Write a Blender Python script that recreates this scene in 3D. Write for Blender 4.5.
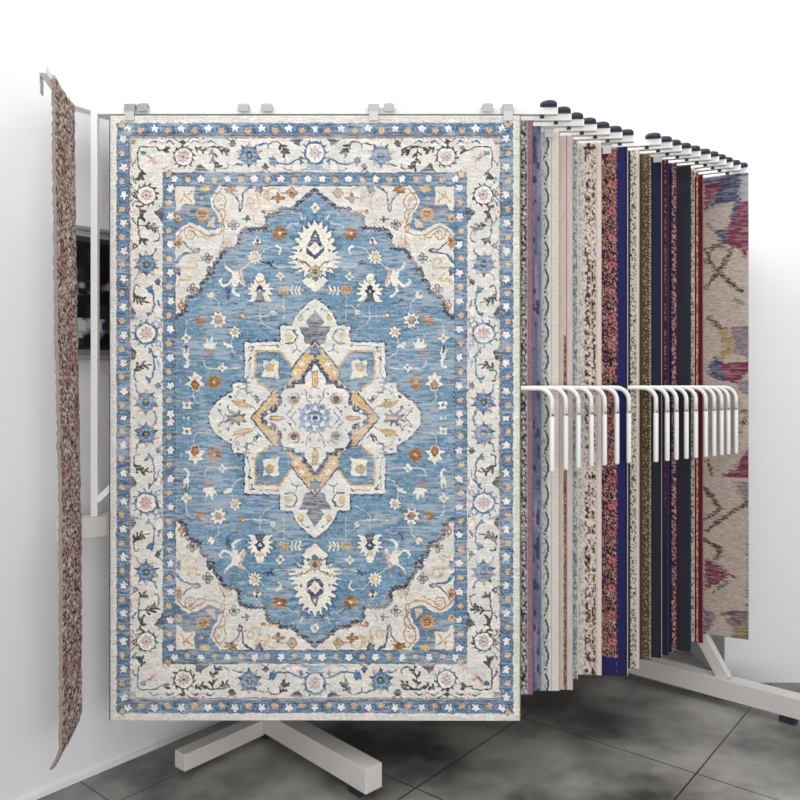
import bpy, bmesh, math
import numpy as np
from mathutils import Vector, Matrix

for _o in list(bpy.data.objects): bpy.data.objects.remove(_o)
SC = bpy.context.scene; COL = SC.collection

# ---------------------------------------------------------------- camera, light, exposure
FPX = 750.0; CAMH = 1.60; HOR = 384.0
cam_d = bpy.data.cameras.new('camera'); cam = bpy.data.objects.new('camera', cam_d); COL.objects.link(cam)
cam_d.sensor_width = 36; cam_d.lens = 36 * FPX / 800; cam_d.shift_y = -(400 - HOR) / 800
cam_d.clip_start = .05
cam.location = (0, 0, CAMH); cam.rotation_euler = (math.pi / 2, 0, 0)
SC.camera = cam
SC.view_settings.view_transform = 'Standard'; SC.view_settings.look = 'None'
SC.view_settings.gamma = 1; SC.view_settings.use_curve_mapping = False
SC.view_settings.exposure = 0.0
W = bpy.data.worlds.new('room_light'); SC.world = W; W.use_nodes = True
W.node_tree.nodes['Background'].inputs[0].default_value = (1, .99, .985, 1)
W.node_tree.nodes['Background'].inputs[1].default_value = 0.52

def area(name, loc, target, sx, sy, power, col=(1, 1, 1)):
    d = bpy.data.lights.new(name, 'AREA'); d.shape = 'RECTANGLE'; d.size = sx; d.size_y = sy; d.energy = power; d.color = col
    o = bpy.data.objects.new(name, d); COL.objects.link(o); o.location = loc
    o.rotation_euler = (Vector(target) - Vector(loc)).to_track_quat('-Z', 'Y').to_euler()
    return o
# added area lights without visible fixtures: fills for the rugs, washes for the walls
area('overhead_fill_light', (0.5, -0.6, 4.0), (0.4, 3.2, 1.0), 4.5, 2.2, 42, (1, .995, .985))  # unseen fill added overhead to light the hanging rugs
area('front_fill_light', (0.9, -2.2, 1.25), (0.2, 3.2, 1.15), 5.0, 2.3, 122, (1, .99, .985))  # unseen low fill added behind the camera to even out the rug
area('wall_wash_light', (-.1, 3.1, 4.4), (0.6, 5.2, 3.3), 3.4, .5, 110, (1, 1, 1))  # added wash that brightens the upper wall, no fixture built
area('side_wash_light', (-1.2, 1.6, 4.4), (-2.0, 2.4, 2.8), 1.6, .5, 30, (1, 1, 1))  # added wash for the near part of the side wall
area('right_wash_light', (2.2, 2.9, 4.4), (2.4, 4.0, 2.2), 1.2, .5, 20, (1, 1, 1))  # added wash for the wall at right

# ---------------------------------------------------------------- places
AL = Vector((.636, .771, 0)).normalized()      # along the side wall, away from the camera
OUT = Vector((AL.y, -AL.x, 0))                 # out of the side wall into the room
P0 = Vector((-1.187, 2.92, 0))                 # hinge of the front display arm
PITCH = .115; ARM = 1.766
ZTOP = 2.66; ZMID = 1.584; ZLOW = 1.085
def carrier(t, out=0, z=0): return P0 + AL * t + OUT * out + Vector((0, 0, z))

# ---------------------------------------------------------------- helpers
def srgb(*c): 
    f = lambda v: v / 12.92 if v <= .04045 else ((v + .055) / 1.055) ** 2.4
    return tuple(f(v / 255) for v in c) + (1,)

def material(name, col, rough=.6, metal=0, noise=0, nscale=8, bump=0, bscale=200, spec=None):
    m = bpy.data.materials.new(name); m.use_nodes = True; nt = m.node_tree; b = nt.nodes['Principled BSDF']
    b.inputs['Base Color'].default_value = srgb(*col); b.inputs['Roughness'].default_value = rough; b.inputs['Metallic'].default_value = metal
    if spec is not None: b.inputs['Specular IOR Level'].default_value = spec
    tc = nt.nodes.new('ShaderNodeTexCoord')
    if noise:
        n = nt.nodes.new('ShaderNodeTexNoise'); n.inputs['Scale'].default_value = nscale; n.inputs['Detail'].default_value = 5
        nt.links.new(tc.outputs['Object'], n.inputs['Vector'])
        mx = nt.nodes.new('ShaderNodeMix'); mx.data_type = 'RGBA'
        mx.inputs[6].default_value = tuple(max(v * (1 - noise), 0) for v in srgb(*col)[:3]) + (1,)
        mx.inputs[7].default_value = tuple(min(v * (1 + noise), 1) for v in srgb(*col)[:3]) + (1,)
        nt.links.new(n.outputs['Fac'], mx.inputs[0]); nt.links.new(mx.outputs[2], b.inputs['Base Color'])
    if bump:
        n2 = nt.nodes.new('ShaderNodeTexNoise'); n2.inputs['Scale'].default_value = bscale
        nt.links.new(tc.outputs['Object'], n2.inputs['Vector'])
        bp = nt.nodes.new('ShaderNodeBump'); bp.inputs['Strength'].default_value = bump; bp.inputs['Distance'].default_value = .002
        nt.links.new(n2.outputs['Fac'], bp.inputs['Height']); nt.links.new(bp.outputs[0], b.inputs['Normal'])
    return m

def woven_material(name, scale=420):
    """reads the woven colours of the knots and adds a fine rib of yarn"""
    m = bpy.data.materials.new(name); m.use_nodes = True; nt = m.node_tree; b = nt.nodes['Principled BSDF']
    at = nt.nodes.new('ShaderNodeVertexColor'); at.layer_name = 'yarn'
    nt.links.new(at.outputs['Color'], b.inputs['Base Color'])
    b.inputs['Roughness'].default_value = .95; b.inputs['Specular IOR Level'].default_value = .1
    tc = nt.nodes.new('ShaderNodeTexCoord'); mp = nt.nodes.new('ShaderNodeMapping'); mp.inputs['Scale'].default_value = (.35, 1, 1)
    n = nt.nodes.new('ShaderNodeTexNoise'); n.inputs['Scale'].default_value = scale; n.inputs['Detail'].default_value = 2
    nt.links.new(tc.outputs['Object'], mp.inputs[0]); nt.links.new(mp.outputs[0], n.inputs['Vector'])
    bp = nt.nodes.new('ShaderNodeBump'); bp.inputs['Strength'].default_value = .35; bp.inputs['Distance'].default_value = .002
    nt.links.new(n.outputs['Fac'], bp.inputs['Height']); nt.links.new(bp.outputs[0], b.inputs['Normal'])
    return m

def link_mesh(name, verts, faces, mats, parent=None, fmat=None, smooth=False):
    me = bpy.data.meshes.new(name); me.from_pydata([tuple(v) for v in verts], [], faces)
    for m in (mats if isinstance(mats, (list, tuple)) else [mats]): me.materials.append(m)
    if fmat is not None: me.polygons.foreach_set('material_index', fmat)
    if smooth: me.polygons.foreach_set('use_smooth', [True] * len(me.polygons))
    me.update(); o = bpy.data.objects.new(name, me); COL.objects.link(o)
    if parent: o.parent = parent
    return o
def from_bm(name, bm, mat, parent=None, smooth=False):
    me = bpy.data.meshes.new(name); bmesh.ops.recalc_face_normals(bm, faces=bm.faces); bm.to_mesh(me); bm.free(); me.materials.append(mat)
    if smooth:
        for p in me.polygons: p.use_smooth = True
    o = bpy.data.objects.new(name, me); COL.objects.link(o)
    if parent: o.parent = parent
    return o
def empty(name, loc, rz=0):
    o = bpy.data.objects.new(name, None); COL.objects.link(o); o.location = loc; o.rotation_euler = (0, 0, rz); o.empty_display_size = .1
    return o
def tag(o, label=None, cat=None, group=None, kind=None):
    if label: o['label'] = label
    if cat: o['category'] = cat
    if group: o['group'] = group
    if kind: o['kind'] = kind
    return o
def add_bar(bm, a, b, w, h, up=Vector((0, 0, 1)), bevel=.0025):
    """rectangular tube from a to b, w across, h along up"""
    a, b = Vector(a), Vector(b); d = (b - a).normalized()
    s = d.cross(up).normalized(); u = s.cross(d).normalized()
    r = bmesh.ops.create_cube(bm, size=1)
    M = Matrix(((d.x * (b - a).length, s.x * w, u.x * h, (a.x + b.x) / 2), (d.y * (b - a).length, s.y * w, u.y * h, (a.y + b.y) / 2), (d.z * (b - a).length, s.z * w, u.z * h, (a.z + b.z) / 2), (0, 0, 0, 1)))
    bmesh.ops.transform(bm, matrix=M, verts=r['verts'])
    if bevel:
        es = list({e for v in r['verts'] for e in v.link_edges})
        bmesh.ops.bevel(bm, geom=es, offset=bevel, segments=2, affect='EDGES', profile=.5)
def add_tube(bm, pts, r, seg=12, cap=True, radii=None):
    pts = [Vector(p) for p in pts]; rings = []; n0 = None
    for i, p in enumerate(pts):
        d = ((pts[min(i + 1, len(pts) - 1)]) - pts[max(i - 1, 0)]).normalized()
        if n0 is None: n0 = d.orthogonal().normalized()
        n0 = (n0 - d * n0.dot(d)).normalized(); b = d.cross(n0)
        rr = radii[i] if radii else r
        rings.append([bm.verts.new(p + n0 * (rr * math.cos(2 * math.pi * k / seg)) + b * (rr * math.sin(2 * math.pi * k / seg))) for k in range(seg)])
    for i in range(len(rings) - 1):
        for k in range(seg):
            bm.faces.new((rings[i][k], rings[i][(k + 1) % seg], rings[i + 1][(k + 1) % seg], rings[i + 1][k]))
    if cap:
        bm.faces.new(rings[0][::-1]); bm.faces.new(rings[-1])
def add_lathe(bm, prof, c, seg=28):
    c = Vector(c); rings = []
    for (r, z) in prof:
        rings.append([bm.verts.new(c + Vector((r * math.cos(2 * math.pi * k / seg), r * math.sin(2 * math.pi * k / seg), z))) for k in range(seg)])
    for i in range(len(rings) - 1):
        for k in range(seg): bm.faces.new((rings[i][k], rings[i][(k + 1) % seg], rings[i + 1][(k + 1) % seg], rings[i + 1][k]))
    bm.faces.new(rings[0][::-1]); bm.faces.new(rings[-1])
# ---------------------------------------------------------------- procedural painting (numpy) of woven patterns
def lin(c):
    c = np.asarray(c, dtype=np.float64) / 255.0
    return np.where(c <= 0.04045, c / 12.92, ((c + 0.055) / 1.055) ** 2.4)

_rng = np.random.RandomState(7)
_LAT = _rng.rand(256, 256)
def vnoise(x, y, seed=0):
    x = np.asarray(x, float) + seed * 17.31; y = np.asarray(y, float) + seed * 9.77
    xi = np.floor(x).astype(int); yi = np.floor(y).astype(int)
    fx = x - xi; fy = y - yi
    fx = fx * fx * (3 - 2 * fx); fy = fy * fy * (3 - 2 * fy)
    a = _LAT[yi % 256, xi % 256]; b = _LAT[yi % 256, (xi + 1) % 256]
    c = _LAT[(yi + 1) % 256, xi % 256]; d = _LAT[(yi + 1) % 256, (xi + 1) % 256]
    return (a * (1 - fx) + b * fx) * (1 - fy) + (c * (1 - fx) + d * fx) * fy

def spline(pts, n=8):
    P = [np.array(p, float) for p in pts]
    if len(P) < 3: return [tuple(p) for p in P]
    out = []
    for i in range(len(P) - 1):
        p0 = P[max(i - 1, 0)]; p1 = P[i]; p2 = P[i + 1]; p3 = P[min(i + 2, len(P) - 1)]
        for k in range(n):
            t = k / n
            out.append(tuple(0.5 * ((2 * p1) + (-p0 + p2) * t + (2 * p0 - 5 * p1 + 4 * p2 - p3) * t * t + (-p0 + 3 * p1 - 3 * p2 + p3) * t ** 3)))
    out.append(tuple(P[-1]))
    return out

class Canvas:
    """a colour grid addressed in pattern units; (ox, oy, sc) set the frame motifs are written in"""
    def __init__(s, x0, y0, x1, y1, res, base):
        s.x0, s.y0, s.res = x0, y0, res
        s.w = int(round((x1 - x0) * res)); s.h = int(round((y1 - y0) * res))
        s.a = np.zeros((s.h, s.w, 3), np.float32); s.a[:] = base
        s.frame(0, 0, 1)
    def frame(s, ox, oy, sc): s.ox, s.oy, s.sc = ox, oy, sc
    def T(s, p): return ((s.ox + p[0] / s.sc - s.x0) * s.res, (s.oy + p[1] / s.sc - s.y0) * s.res)
    def win(s, xs, ys, m):
        x0 = max(int(min(xs) - m), 0); x1 = min(int(max(xs) + m) + 2, s.w)
        y0 = max(int(min(ys) - m), 0); y1 = min(int(max(ys) + m) + 2, s.h)
        if x1 <= x0 or y1 <= y0: return None
        X, Y = np.meshgrid(np.arange(x0, x1) + .5, np.arange(y0, y1) + .5)
        return x0, x1, y0, y1, X, Y
    def _pm(s, P, X, Y):
        ins = np.zeros(X.shape, bool)
        n = len(P)
        for i in range(n):
            (ax, ay), (bx, by) = P[i], P[(i + 1) % n]
            if ay == by: continue
            c = ((ay > Y) != (by > Y)) & (X < (bx - ax) * (Y - ay) / (by - ay) + ax)
            ins ^= c
        return ins
    def poly(s, pts, col, out=None, ow=0.5, smooth=False):
        if smooth: pts = spline(list(pts) + [pts[0]])
        P = [s.T(p) for p in pts]
        w = s.win([p[0] for p in P], [p[1] for p in P], 1)
        if w:
            x0, x1, y0, y1, X, Y = w
            s.a[y0:y1, x0:x1][s._pm(P, X, Y)] = col
        if out is not None: s.line(list(pts) + [pts[0]], ow, out)
    def line(s, pts, wd, col, smooth=False, taper=None):
        if smooth: pts = spline(pts)
        P = [s.T(p) for p in pts]; n = len(P) - 1
        for i in range(n):
            (ax, ay), (bx, by) = P[i], P[i + 1]
            r = wd * s.res * 0.5
            if taper: r *= taper[0] + (taper[1] - taper[0]) * (i + .5) / n
            w = s.win([ax, bx], [ay, by], r + 1)
            if not w: continue
            x0, x1, y0, y1, X, Y = w
            dx, dy = bx - ax, by - ay; L = dx * dx + dy * dy + 1e-9
            t = np.clip(((X - ax) * dx + (Y - ay) * dy) / L, 0, 1)
            s.a[y0:y1, x0:x1][(X - ax - t * dx) ** 2 + (Y - ay - t * dy) ** 2 < r * r] = col
    def disc(s, c, r, col, ry=None):
        cx, cy = s.T(c); r = r * s.res; ry = r if ry is None else ry * s.res
        w = s.win([cx - r, cx + r], [cy - ry, cy + ry], 1)
        if not w: return
        x0, x1, y0, y1, X, Y = w
        s.a[y0:y1, x0:x1][((X - cx) / r) ** 2 + ((Y - cy) / ry) ** 2 < 1] = col
    def flower(s, c, r, col, n=5, depth=.45, rot=0, sx=1, sy=1, out=None):
        """petalled rosette; r in pattern units"""
        cx, cy = s.T(c); R = r * s.res * (1.25 if out is not None else 1)
        w = s.win([cx - R * sx, cx + R * sx], [cy - R * sy, cy + R * sy], 1)
        if not w: return
        x0, x1, y0, y1, X, Y = w
        dx, dy = (X - cx) / sx, (Y - cy) / sy
        a = np.arctan2(dy, dx) - rot; d = np.hypot(dx, dy)
        prof = 1 - depth * (0.5 - 0.5 * np.cos(n * a)) ** 0.8
        if out is not None: s.a[y0:y1, x0:x1][d < R * prof] = out
        s.a[y0:y1, x0:x1][d < r * s.res * prof] = col

# sRGB palette of the blue medallion rug
IV = (230, 224, 218); CR = (217, 213, 205); BB = (104, 130, 156); FB = (113, 143, 166); NV = (62, 74, 104)
GY = (104, 104, 108); DG = (84, 86, 84); TN = (202, 178, 144); GD = (178, 136, 84); BR = (138, 100, 66)
PK = (206, 176, 166); MV = (160, 138, 140); LB = (150, 168, 186); TE = (90, 120, 148); SL = (92, 96, 116); CG = (128, 124, 118)

def medallion_rug():
    """top-left quarter in units of about 3.9 mm, then mirrored both ways"""
    X0, Y0, CX, CY, R = 110.5, 116.0, 315.5, 419.0, 3
    c = Canvas(X0, Y0, CX, CY, R, np.array(CR, np.float32))
    A = (110, 115, 7.619); B = (213, 115, 7.619); C3 = (110, 216, 7.619); D = (213, 216, 7.619); E = (110, 317, 7.619); F = (213, 317, 7.619)
    G = (200, 280, 3.3333); H = (110, 120, 5.3333); K = (210, 90, 4.0); M = (210, 290, 4.0)
    def rect(x0, y0, x1, y1, col):
        c.frame(0, 0, 1); c.poly([(x0, y0), (x1, y0), (x1, y1), (x0, y1)], col)
    # margin and bands
    rect(110, 115.5, 112, 420, (206, 204, 190)); 
    for y in np.arange(118, 420, 3.1): rect(112.8, y, 114.0, y + 1.2, (200, 192, 180))
    for x in np.arange(116, 317, 3.1): rect(x, 119.4, x + 1.6, 120.3, (206, 200, 186))
    rect(117.4, 124, 320, 425, BB); rect(118.6, 125.2, 320, 425, BB)
    c.frame(0, 0, 1)
    rect(130, 136.8, 320, 425, GY); rect(130.8, 137.6, 320, 425, PK); rect(131.6, 138.4, 320, 425, GY); rect(132, 139.2, 320, 425, CR)
    rect(163.4, 173.4, 320, 425, GY); rect(164.2, 174.2, 320, 425, BB)
    rect(175.8, 186.4, 320, 425, NV); rect(176.5, 187.2, 320, 425, CR)
    # little blossoms in the blue bands
    def bud(x, y, col, r, rot, n=5):
        c.frame(0, 0, 1)
        c.flower((x, y), r * 1.06, col, n, .36, rot, out=(72, 92, 122))
    sq = [(142, 1), (156, 1)]
    for i in range(8):
        x = 316 - 26.8 * i
        bud(x, 129.6, IV, 4.1, -math.pi / 2); c.poly([(x - 1, 131.8), (x + 1, 131.8), (x + .8, 134.5), (x - .8, 134.5)], BB)
        if i < 7: bud(x - 13.4, 131.4, (200, 170, 136), 3.7, math.pi / 2, 5); c.disc((x - 13.4, 129), .9, BB)
        c.line([(x - 7.4, 128), (x - 6, 133.5), (x - 8, 134.5)], .7, NV); c.line([(x + 5.5, 127), (x + 7, 132)], .7, LB)
    for i in range(11):
        y = 420 - 28.0 * i
        bud(124.6, y, IV, 4.1, 0.3); bud(122.8, y - 14, (200, 172, 140), 3.6, .9)
        c.disc((127, y), .8, BB); c.line([(120, y + 6), (127, y + 8)], .7, NV); c.line([(120.5, y - 6), (127, y - 7)], .7, LB)
    for i in range(6):
        x = 308.2 - 26.6 * i
        bud(x, 179.8, IV, 3.9, -math.pi / 2); 
        if i < 5: bud(x - 13.3, 180.8, (202, 172, 136), 3.5, math.pi / 2)
        c.line([(x - 6.5, 177), (x - 6, 183)], .7, SL); c.line([(x + 6, 184), (x + 8, 184)], .7, LB)
    for i in range(9):
        y = 414.8 - 28.2 * i
        bud(171.4, y, IV, 3.9, .3); bud(169.8, y - 14.1, (206, 178, 142), 3.5, .9)
        c.line([(166, y + 6), (173, y + 7)], .7, SL); c.line([(167, y - 7), (174, y - 6)], .6, LB)
    for y in np.arange(190, 420, 4.6): rect(176.0, y, 176.9, y + 2, NV)
    # ---- pale border: top run
    def wheel(x, y, ring, rr=8.6):
        c.frame(0, 0, 1)
        for k in range(12):
            a = k * math.pi / 6 + .2
            c.line([(x + rr * 1.06 * math.cos(a), y + rr * 1.06 * math.sin(a)), (x + (rr + 3.1) * math.cos(a + .22), y + (rr + 3.1) * math.sin(a + .22))], 2.0, ring, taper=(1, .5))
        c.disc((x, y), rr + 1.5, ring); c.disc((x, y), rr, IV)
        c.flower((x, y), rr * .86, (204, 190, 184), 8, .35, .1); c.flower((x, y), rr * .62, MV, 8, .5, .4); c.flower((x, y), rr * .42, (216, 200, 192), 6, .4)
        c.disc((x, y), 1.4, (140, 100, 112))
    def sunflower(x, y, body=BB):
        c.frame(0, 0, 1)
        for k in range(10):
            a = k * math.pi / 5 + math.pi / 10
            c.poly([(x + 8.2 * math.cos(a - .26), y + 8.2 * math.sin(a - .26)), (x + 13.2 * math.cos(a), y + 13.2 * math.sin(a)), (x + 8.2 * math.cos(a + .26), y + 8.2 * math.sin(a + .26))], PK if k % 2 else SL, GY, .5)
        c.flower((x, y), 10.0, body, 10, .18, .1); c.flower((x, y), 6.6, LB, 8, .3); c.disc((x, y), 4.4, TE)
        c.disc((x, y), 3.0, DG); c.disc((x + .3, y), 1.3, (170, 160, 120))
    def leafy(pts, col, wd=1.0, leaves=(), ll=3.6, lw=3.2):
        """curling stem with side leaves at the given fractions"""
        S = spline(pts); c.line(S, wd * 1.35, col)
        for f, side in leaves:
            i = min(int(f * (len(S) - 1)), len(S) - 2)
            (ax, ay), (bx, by) = S[i], S[i + 1]
            a = math.atan2(by - ay, bx - ax) + side * .8
            q = ll * c.sc
            c.line([(ax, ay), (ax + q * math.cos(a), ay + q * math.sin(a))], lw, col, taper=(1, .45))
    # top run (frame A, B)
    c.frame(*A)
    leafy([(240, 425), (222, 400), (220, 280), (245, 252), (350, 252), (380, 275), (440, 275)], DG, 1.1, [(.94, 1), (.94, -1), (.99, 1), (.99, -1)])
    leafy([(245, 430), (250, 470), (230, 500)], DG, 1.6, [(.2, 1), (.2, -1), (.6, 1), (.6, -1), (.9, 1)], 4.2)
    c.line([(250, 290), (330, 340), (370, 375)], 2.6, PK, taper=(1, .6)); c.line([(300, 300), (345, 380)], 2.0, PK); c.line([(360, 320), (310, 360)], 1.6, PK)
    c.poly([(235, 280), (285, 285), (275, 320), (245, 315)], TE); c.line([(290, 318), (330, 345)], 1.0, SL); c.line([(400, 410), (440, 430), (400, 440)], 1.8, (214, 196, 190)); c.line([(440, 405), (410, 425)], 1.2, PK)
    for (ox, oy) in ((0, 0),):
        c.poly([(150, 190), (205, 190), (200, 235), (165, 235)], (176, 172, 166)); c.line([(160, 200), (200, 230)], .5, GY); c.line([(200, 200), (165, 232)], .5, GY)
    wheel(184.4, 157.6, DG); wheel(147.4, 196.0, DG)
    c.frame(*A)
    # small blue/pink sprigs on the outer side of the border
    for bx in (400, 715):
        c.poly([(bx - 35, 180), (bx + 35, 180), (bx + 15, 215), (bx - 15, 215)], IV, MV, .6); c.disc((bx, 190), 1.5, PK); c.disc((bx, 188), .7, DG)
        c.line([(bx - 90, 225), (bx - 60, 205), (bx - 35, 215)], 2.2, TE, taper=(.5, 1)); c.line([(bx + 90, 225), (bx + 60, 205), (bx + 35, 215)], 2.2, TE, taper=(.5, 1))
        c.line([(bx - 20, 225), (bx + 20, 225)], 1, PK)
    for by in (440, 745):
        c.poly([(160, by - 35), (160, by + 35), (195, by + 15), (195, by - 15)], IV, PK, .6); c.disc((172, by), 1.4, PK)
        c.line([(205, by - 90), (180, by - 60), (185, by - 45)], 2.2, TE, taper=(.5, 1)); c.line([(205, by + 90), (180, by + 60), (185, by + 45)], 2.2, TE, taper=(.5, 1))
    c.poly([(560, 188), (590, 215), (565, 235), (535, 215)], DG); c.line([(490, 190), (555, 222)], .9, DG); c.line([(635, 180), (570, 222)], .9, DG); c.line([(560, 235), (560, 260)], 1.4, DG)
    c.poly([(165, 610), (190, 585), (208, 610), (190, 635)], DG, None); c.line([(155, 530), (195, 580)], .9, DG); c.line([(158, 675), (195, 625)], .9, DG); c.disc((186, 610), .9, CR)
    leafy([(660, 255), (700, 275), (735, 275), (770, 250), (880, 256), (910, 290)], DG, 1.1, [(.02, 1), (.08, -1), (.2, 1), (.25, -1)], 4)
    c.poly([(665, 385), (700, 385), (765, 440), (655, 440)], GY); c.line([(690, 380), (720, 420)], 1.6, DG); c.line([(640, 450), (680, 410)], 1, DG)
    c.poly([(790, 440), (720, 400), (765, 440)], LB)
    c.poly([(395, 715), (415, 700), (415, 790), (375, 790), (345, 745)], SL); c.line([(350, 740), (395, 765)], 1.2, GY); c.line([(380, 700), (405, 735)], 1.0, MV)
    leafy([(255, 700), (235, 720), (255, 760), (250, 800)], DG, 1.6, [(.2, 1), (.5, 1), (.5, -1), (.8, 1), (.9, -1)], 4)
    # hanging leaf sprig beside the wheel
    c.frame(*B)
    leafy([(0, 250), (40, 256), (70, 280), (110, 290)], DG, 1.2, [(.7, 1), (.7, -1), (.95, 1), (.95, -1)], 3.8)
    leafy([(5, 256), (5, 300), (12, 370), (40, 410), (90, 420), (125, 400), (122, 380)], DG, .9, [(.12, 1), (.18, -1), (.28, 1), (.33, -1), (.42, 1), (.45, -1)], 5)
    c.poly([(150, 195), (185, 225), (150, 255), (120, 225)], GY); c.line([(110, 185), (150, 215), (192, 182)], .9, DG); c.line([(135, 245), (165, 245)], 1.4, DG)
    c.line([(355, 240), (390, 225), (415, 225)], 2.4, TE, taper=(1, .4)); c.line([(160, 400), (190, 385), (215, 380)], 2.4, TE, taper=(.4, 1))
    sunflower(249.7, 156.4)
    c.frame(*B)
    c.poly([(405, 375), (435, 405), (400, 425), (370, 405)], GY); c.line([(370, 445), (400, 415), (440, 448)], .9, DG); c.disc((405, 385), 1.6, DG)
    leafy([(425, 260), (425, 235), (455, 215), (500, 215), (535, 250), (555, 290)], DG, 1.0, [(.72, 1), (.76, -1), (.86, 1), (.88, -1), (.98, 1), (.98, -1)], 4.6)
    c.line([(555, 290), (550, 330)], 2.4, GY, taper=(1, .4)); c.line([(558, 330), (558, 375)], .7, DG)
    leafy([(445, 350), (480, 372), (580, 380), (650, 345), (690, 370)], TE, 1.3, [(.05, 1), (.1, -1), (.16, 1), (.8, -1), (.9, 1)], 3.6)
    c.poly([(425, 320), (445, 330), (460, 315), (490, 350), (480, 375), (435, 375)], TE)
    c.poly([(585, 195), (690, 190), (655, 240), (620, 225)], SL); c.line([(630, 195), (660, 240)], 1.2, GY); c.line([(585, 200), (620, 215)], 1, LB)
    c.poly([(600, 395), (635, 375), (670, 395), (660, 425), (610, 425)], IV, PK, .6); c.line([(540, 410), (570, 432), (600, 430)], 1.8, LB); c.line([(675, 430), (720, 420), (740, 395)], 1.8, LB); c.line([(600, 440), (700, 440)], 1.2, PK)
    c.frame(0, 0, 1)
    for k in range(12):
        a = k * math.pi / 6; c.line([(315.5 + 10.5 * math.cos(a), 154 + 10.5 * math.sin(a)), (315.5 + 13.5 * math.cos(a + .1), 154 + 13.5 * math.sin(a + .1))], 2.2, TE, taper=(1, .5))
    c.disc((315.5, 154), 11, TE, 12.2); c.disc((315.5, 154), 8.6, IV, 9.6); c.flower((315.5, 154), 7, (206, 190, 184), 8, .3, 0, 1, 1.1); c.flower((315.5, 154), 5, MV, 8, .5); c.flower((315.5, 154), 3.4, (214, 200, 194), 6, .4); c.disc((315.5, 154), 1.2, (140, 100, 112))
    c.line([(315.5, 166), (313, 170), (308, 172)], 1.6, LB); c.poly([(309, 166), (322, 166), (322, 171), (311, 172)], LB)
    # left run (frame C3, E)
    c.frame(*C3)
    leafy([(250, 0), (222, 30), (226, 130), (240, 185), (270, 200)], DG, 1.1, [(.75, 1), (.8, -1), (.92, 1), (.98, -1)], 4)
    leafy([(226, 85), (280, 82), (330, 90), (375, 130), (378, 190), (345, 205)], DG, .9, [(.2, 1), (.22, -1), (.34, 1), (.36, -1), (.46, 1), (.46, -1)], 4.8)
    c.poly([(360, 0), (410, 0), (410, 75), (385, 30)], SL)
    c.poly([(195, 210), (228, 235), (200, 262), (172, 240)], GY); c.line([(170, 200), (190, 225)], .9, DG); c.line([(165, 270), (190, 250)], .9, DG); c.disc((195, 237), .9, CR)
    c.line([(360, 255), (345, 300)], 2.2, TE, taper=(.5, 1)); c.line([(200, 495), (215, 455)], 2.2, LB, taper=(.5, 1))
    sunflower(147, 265.2)
    c.frame(*C3)
    c.poly([(345, 505), (370, 480), (395, 510), (370, 538)], SL); c.line([(400, 465), (375, 500)], .9, DG); c.line([(400, 550), (375, 515)], .9, DG)
    leafy([(230, 545), (205, 535), (188, 570), (195, 620), (235, 650), (310, 665)], DG, 1.0, [(.55, -1), (.6, 1), (.7, -1), (.72, 1), (.82, 1), (.84, -1)], 4.6)
    leafy([(290, 560), (330, 575), (345, 650), (335, 720), (300, 770)], TE, 1.3, [(.05, 1), (.1, -1), (.2, 1), (.7, -1), (.9, 1)], 3.6)
    c.poly([(165, 690), (210, 745), (190, 790), (160, 800)], GY); c.poly([(280, 560), (335, 535), (335, 585), (300, 590)], TE)
    c.poly([(350, 700), (380, 690), (405, 740), (380, 770), (345, 760)], IV, PK, .7); c.line([(370, 650), (385, 690)], 1.8, TE); c.line([(395, 680), (410, 720)], 1.2, PK); c.line([(350, 780), (405, 800)], 1.8, LB)
    c.frame(0, 0, 1)
    for k in range(12):
        a = k * math.pi / 6; c.line([(147 + 10.5 * math.cos(a), 334.5 + 10.5 * math.sin(a)), (147 + 14 * math.cos(a + .1), 334.5 + 14 * math.sin(a + .1))], 2.2, TE, taper=(1, .5))
    c.disc((147, 334.5), 12, TE, 11); c.disc((147, 334.5), 9.6, IV, 8.8); c.flower((147, 334.5), 7.4, (206, 188, 180), 8, .3); c.flower((147, 334.5), 5.2, (172, 140, 138), 8, .5); c.flower((147, 334.5), 3.4, (214, 200, 194), 6, .4); c.disc((147, 334.5), 1.2, (140, 100, 112))
    c.frame(*E)
    c.line([(165, 30), (240, 10)], 2, LB); c.line([(350, 30), (400, 90)], .8, DG); c.line([(400, 20), (340, 190), (395, 235)], 1.0, DG); c.disc((385, 60), 2.4, LB); c.disc((375, 210), 3, LB); c.disc((375, 210), 1.4, CR); c.disc((385, 140), 2, PK)
    c.poly([(160, 230), (215, 275), (190, 335), (160, 330)], GY); c.line([(170, 250), (210, 280)], 1.4, DG)
    c.poly([(345, 270), (380, 250), (410, 290), (385, 335), (350, 310)], IV, PK, .7); c.line([(395, 270), (400, 320)], 1.0, BR); c.line([(370, 340), (380, 385)], 1.8, LB)
    leafy([(300, 240), (335, 290), (345, 370), (330, 470), (290, 480)], TE, 1.3, [(.1, 1), (.3, -1), (.75, 1), (.85, -1), (.95, 1)], 3.4)
    leafy([(225, 500), (200, 490), (190, 440), (205, 405), (250, 375), (325, 372)], DG, 1.0, [(.55, 1), (.65, -1), (.72, 1), (.8, -1), (.86, 1)], 4.6)
    c.poly([(345, 530), (370, 500), (400, 530), (372, 560)], SL); c.line([(415, 490), (380, 520)], .9, DG); c.line([(410, 580), (380, 540)], .9, DG)
    c.line([(205, 520), (215, 580)], 2.2, TE, taper=(.5, 1)); c.line([(345, 730), (360, 770)], 2.4, TE)
    sunflower(147, 403.0)
    c.frame(*E); c.poly([(185, 770), (230, 790), (180, 820)], GY)
    # ---- field
    fld = []
    def add(fr, pts):
        for p in pts: fld.append((fr[0] + p[0] / fr[2], fr[1] + p[1] / fr[2]))
    add(B, [(785, 575), (750, 612), (715, 635), (705, 655), (675, 668), (640, 695), (622, 722), (520, 728), (500, 760), (420, 778)])
    add(D, [(418, 35), (412, 108), (250, 112), (208, 150), (200, 252), (95, 268), (62, 322), (12, 392), (4, 470)])
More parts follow.
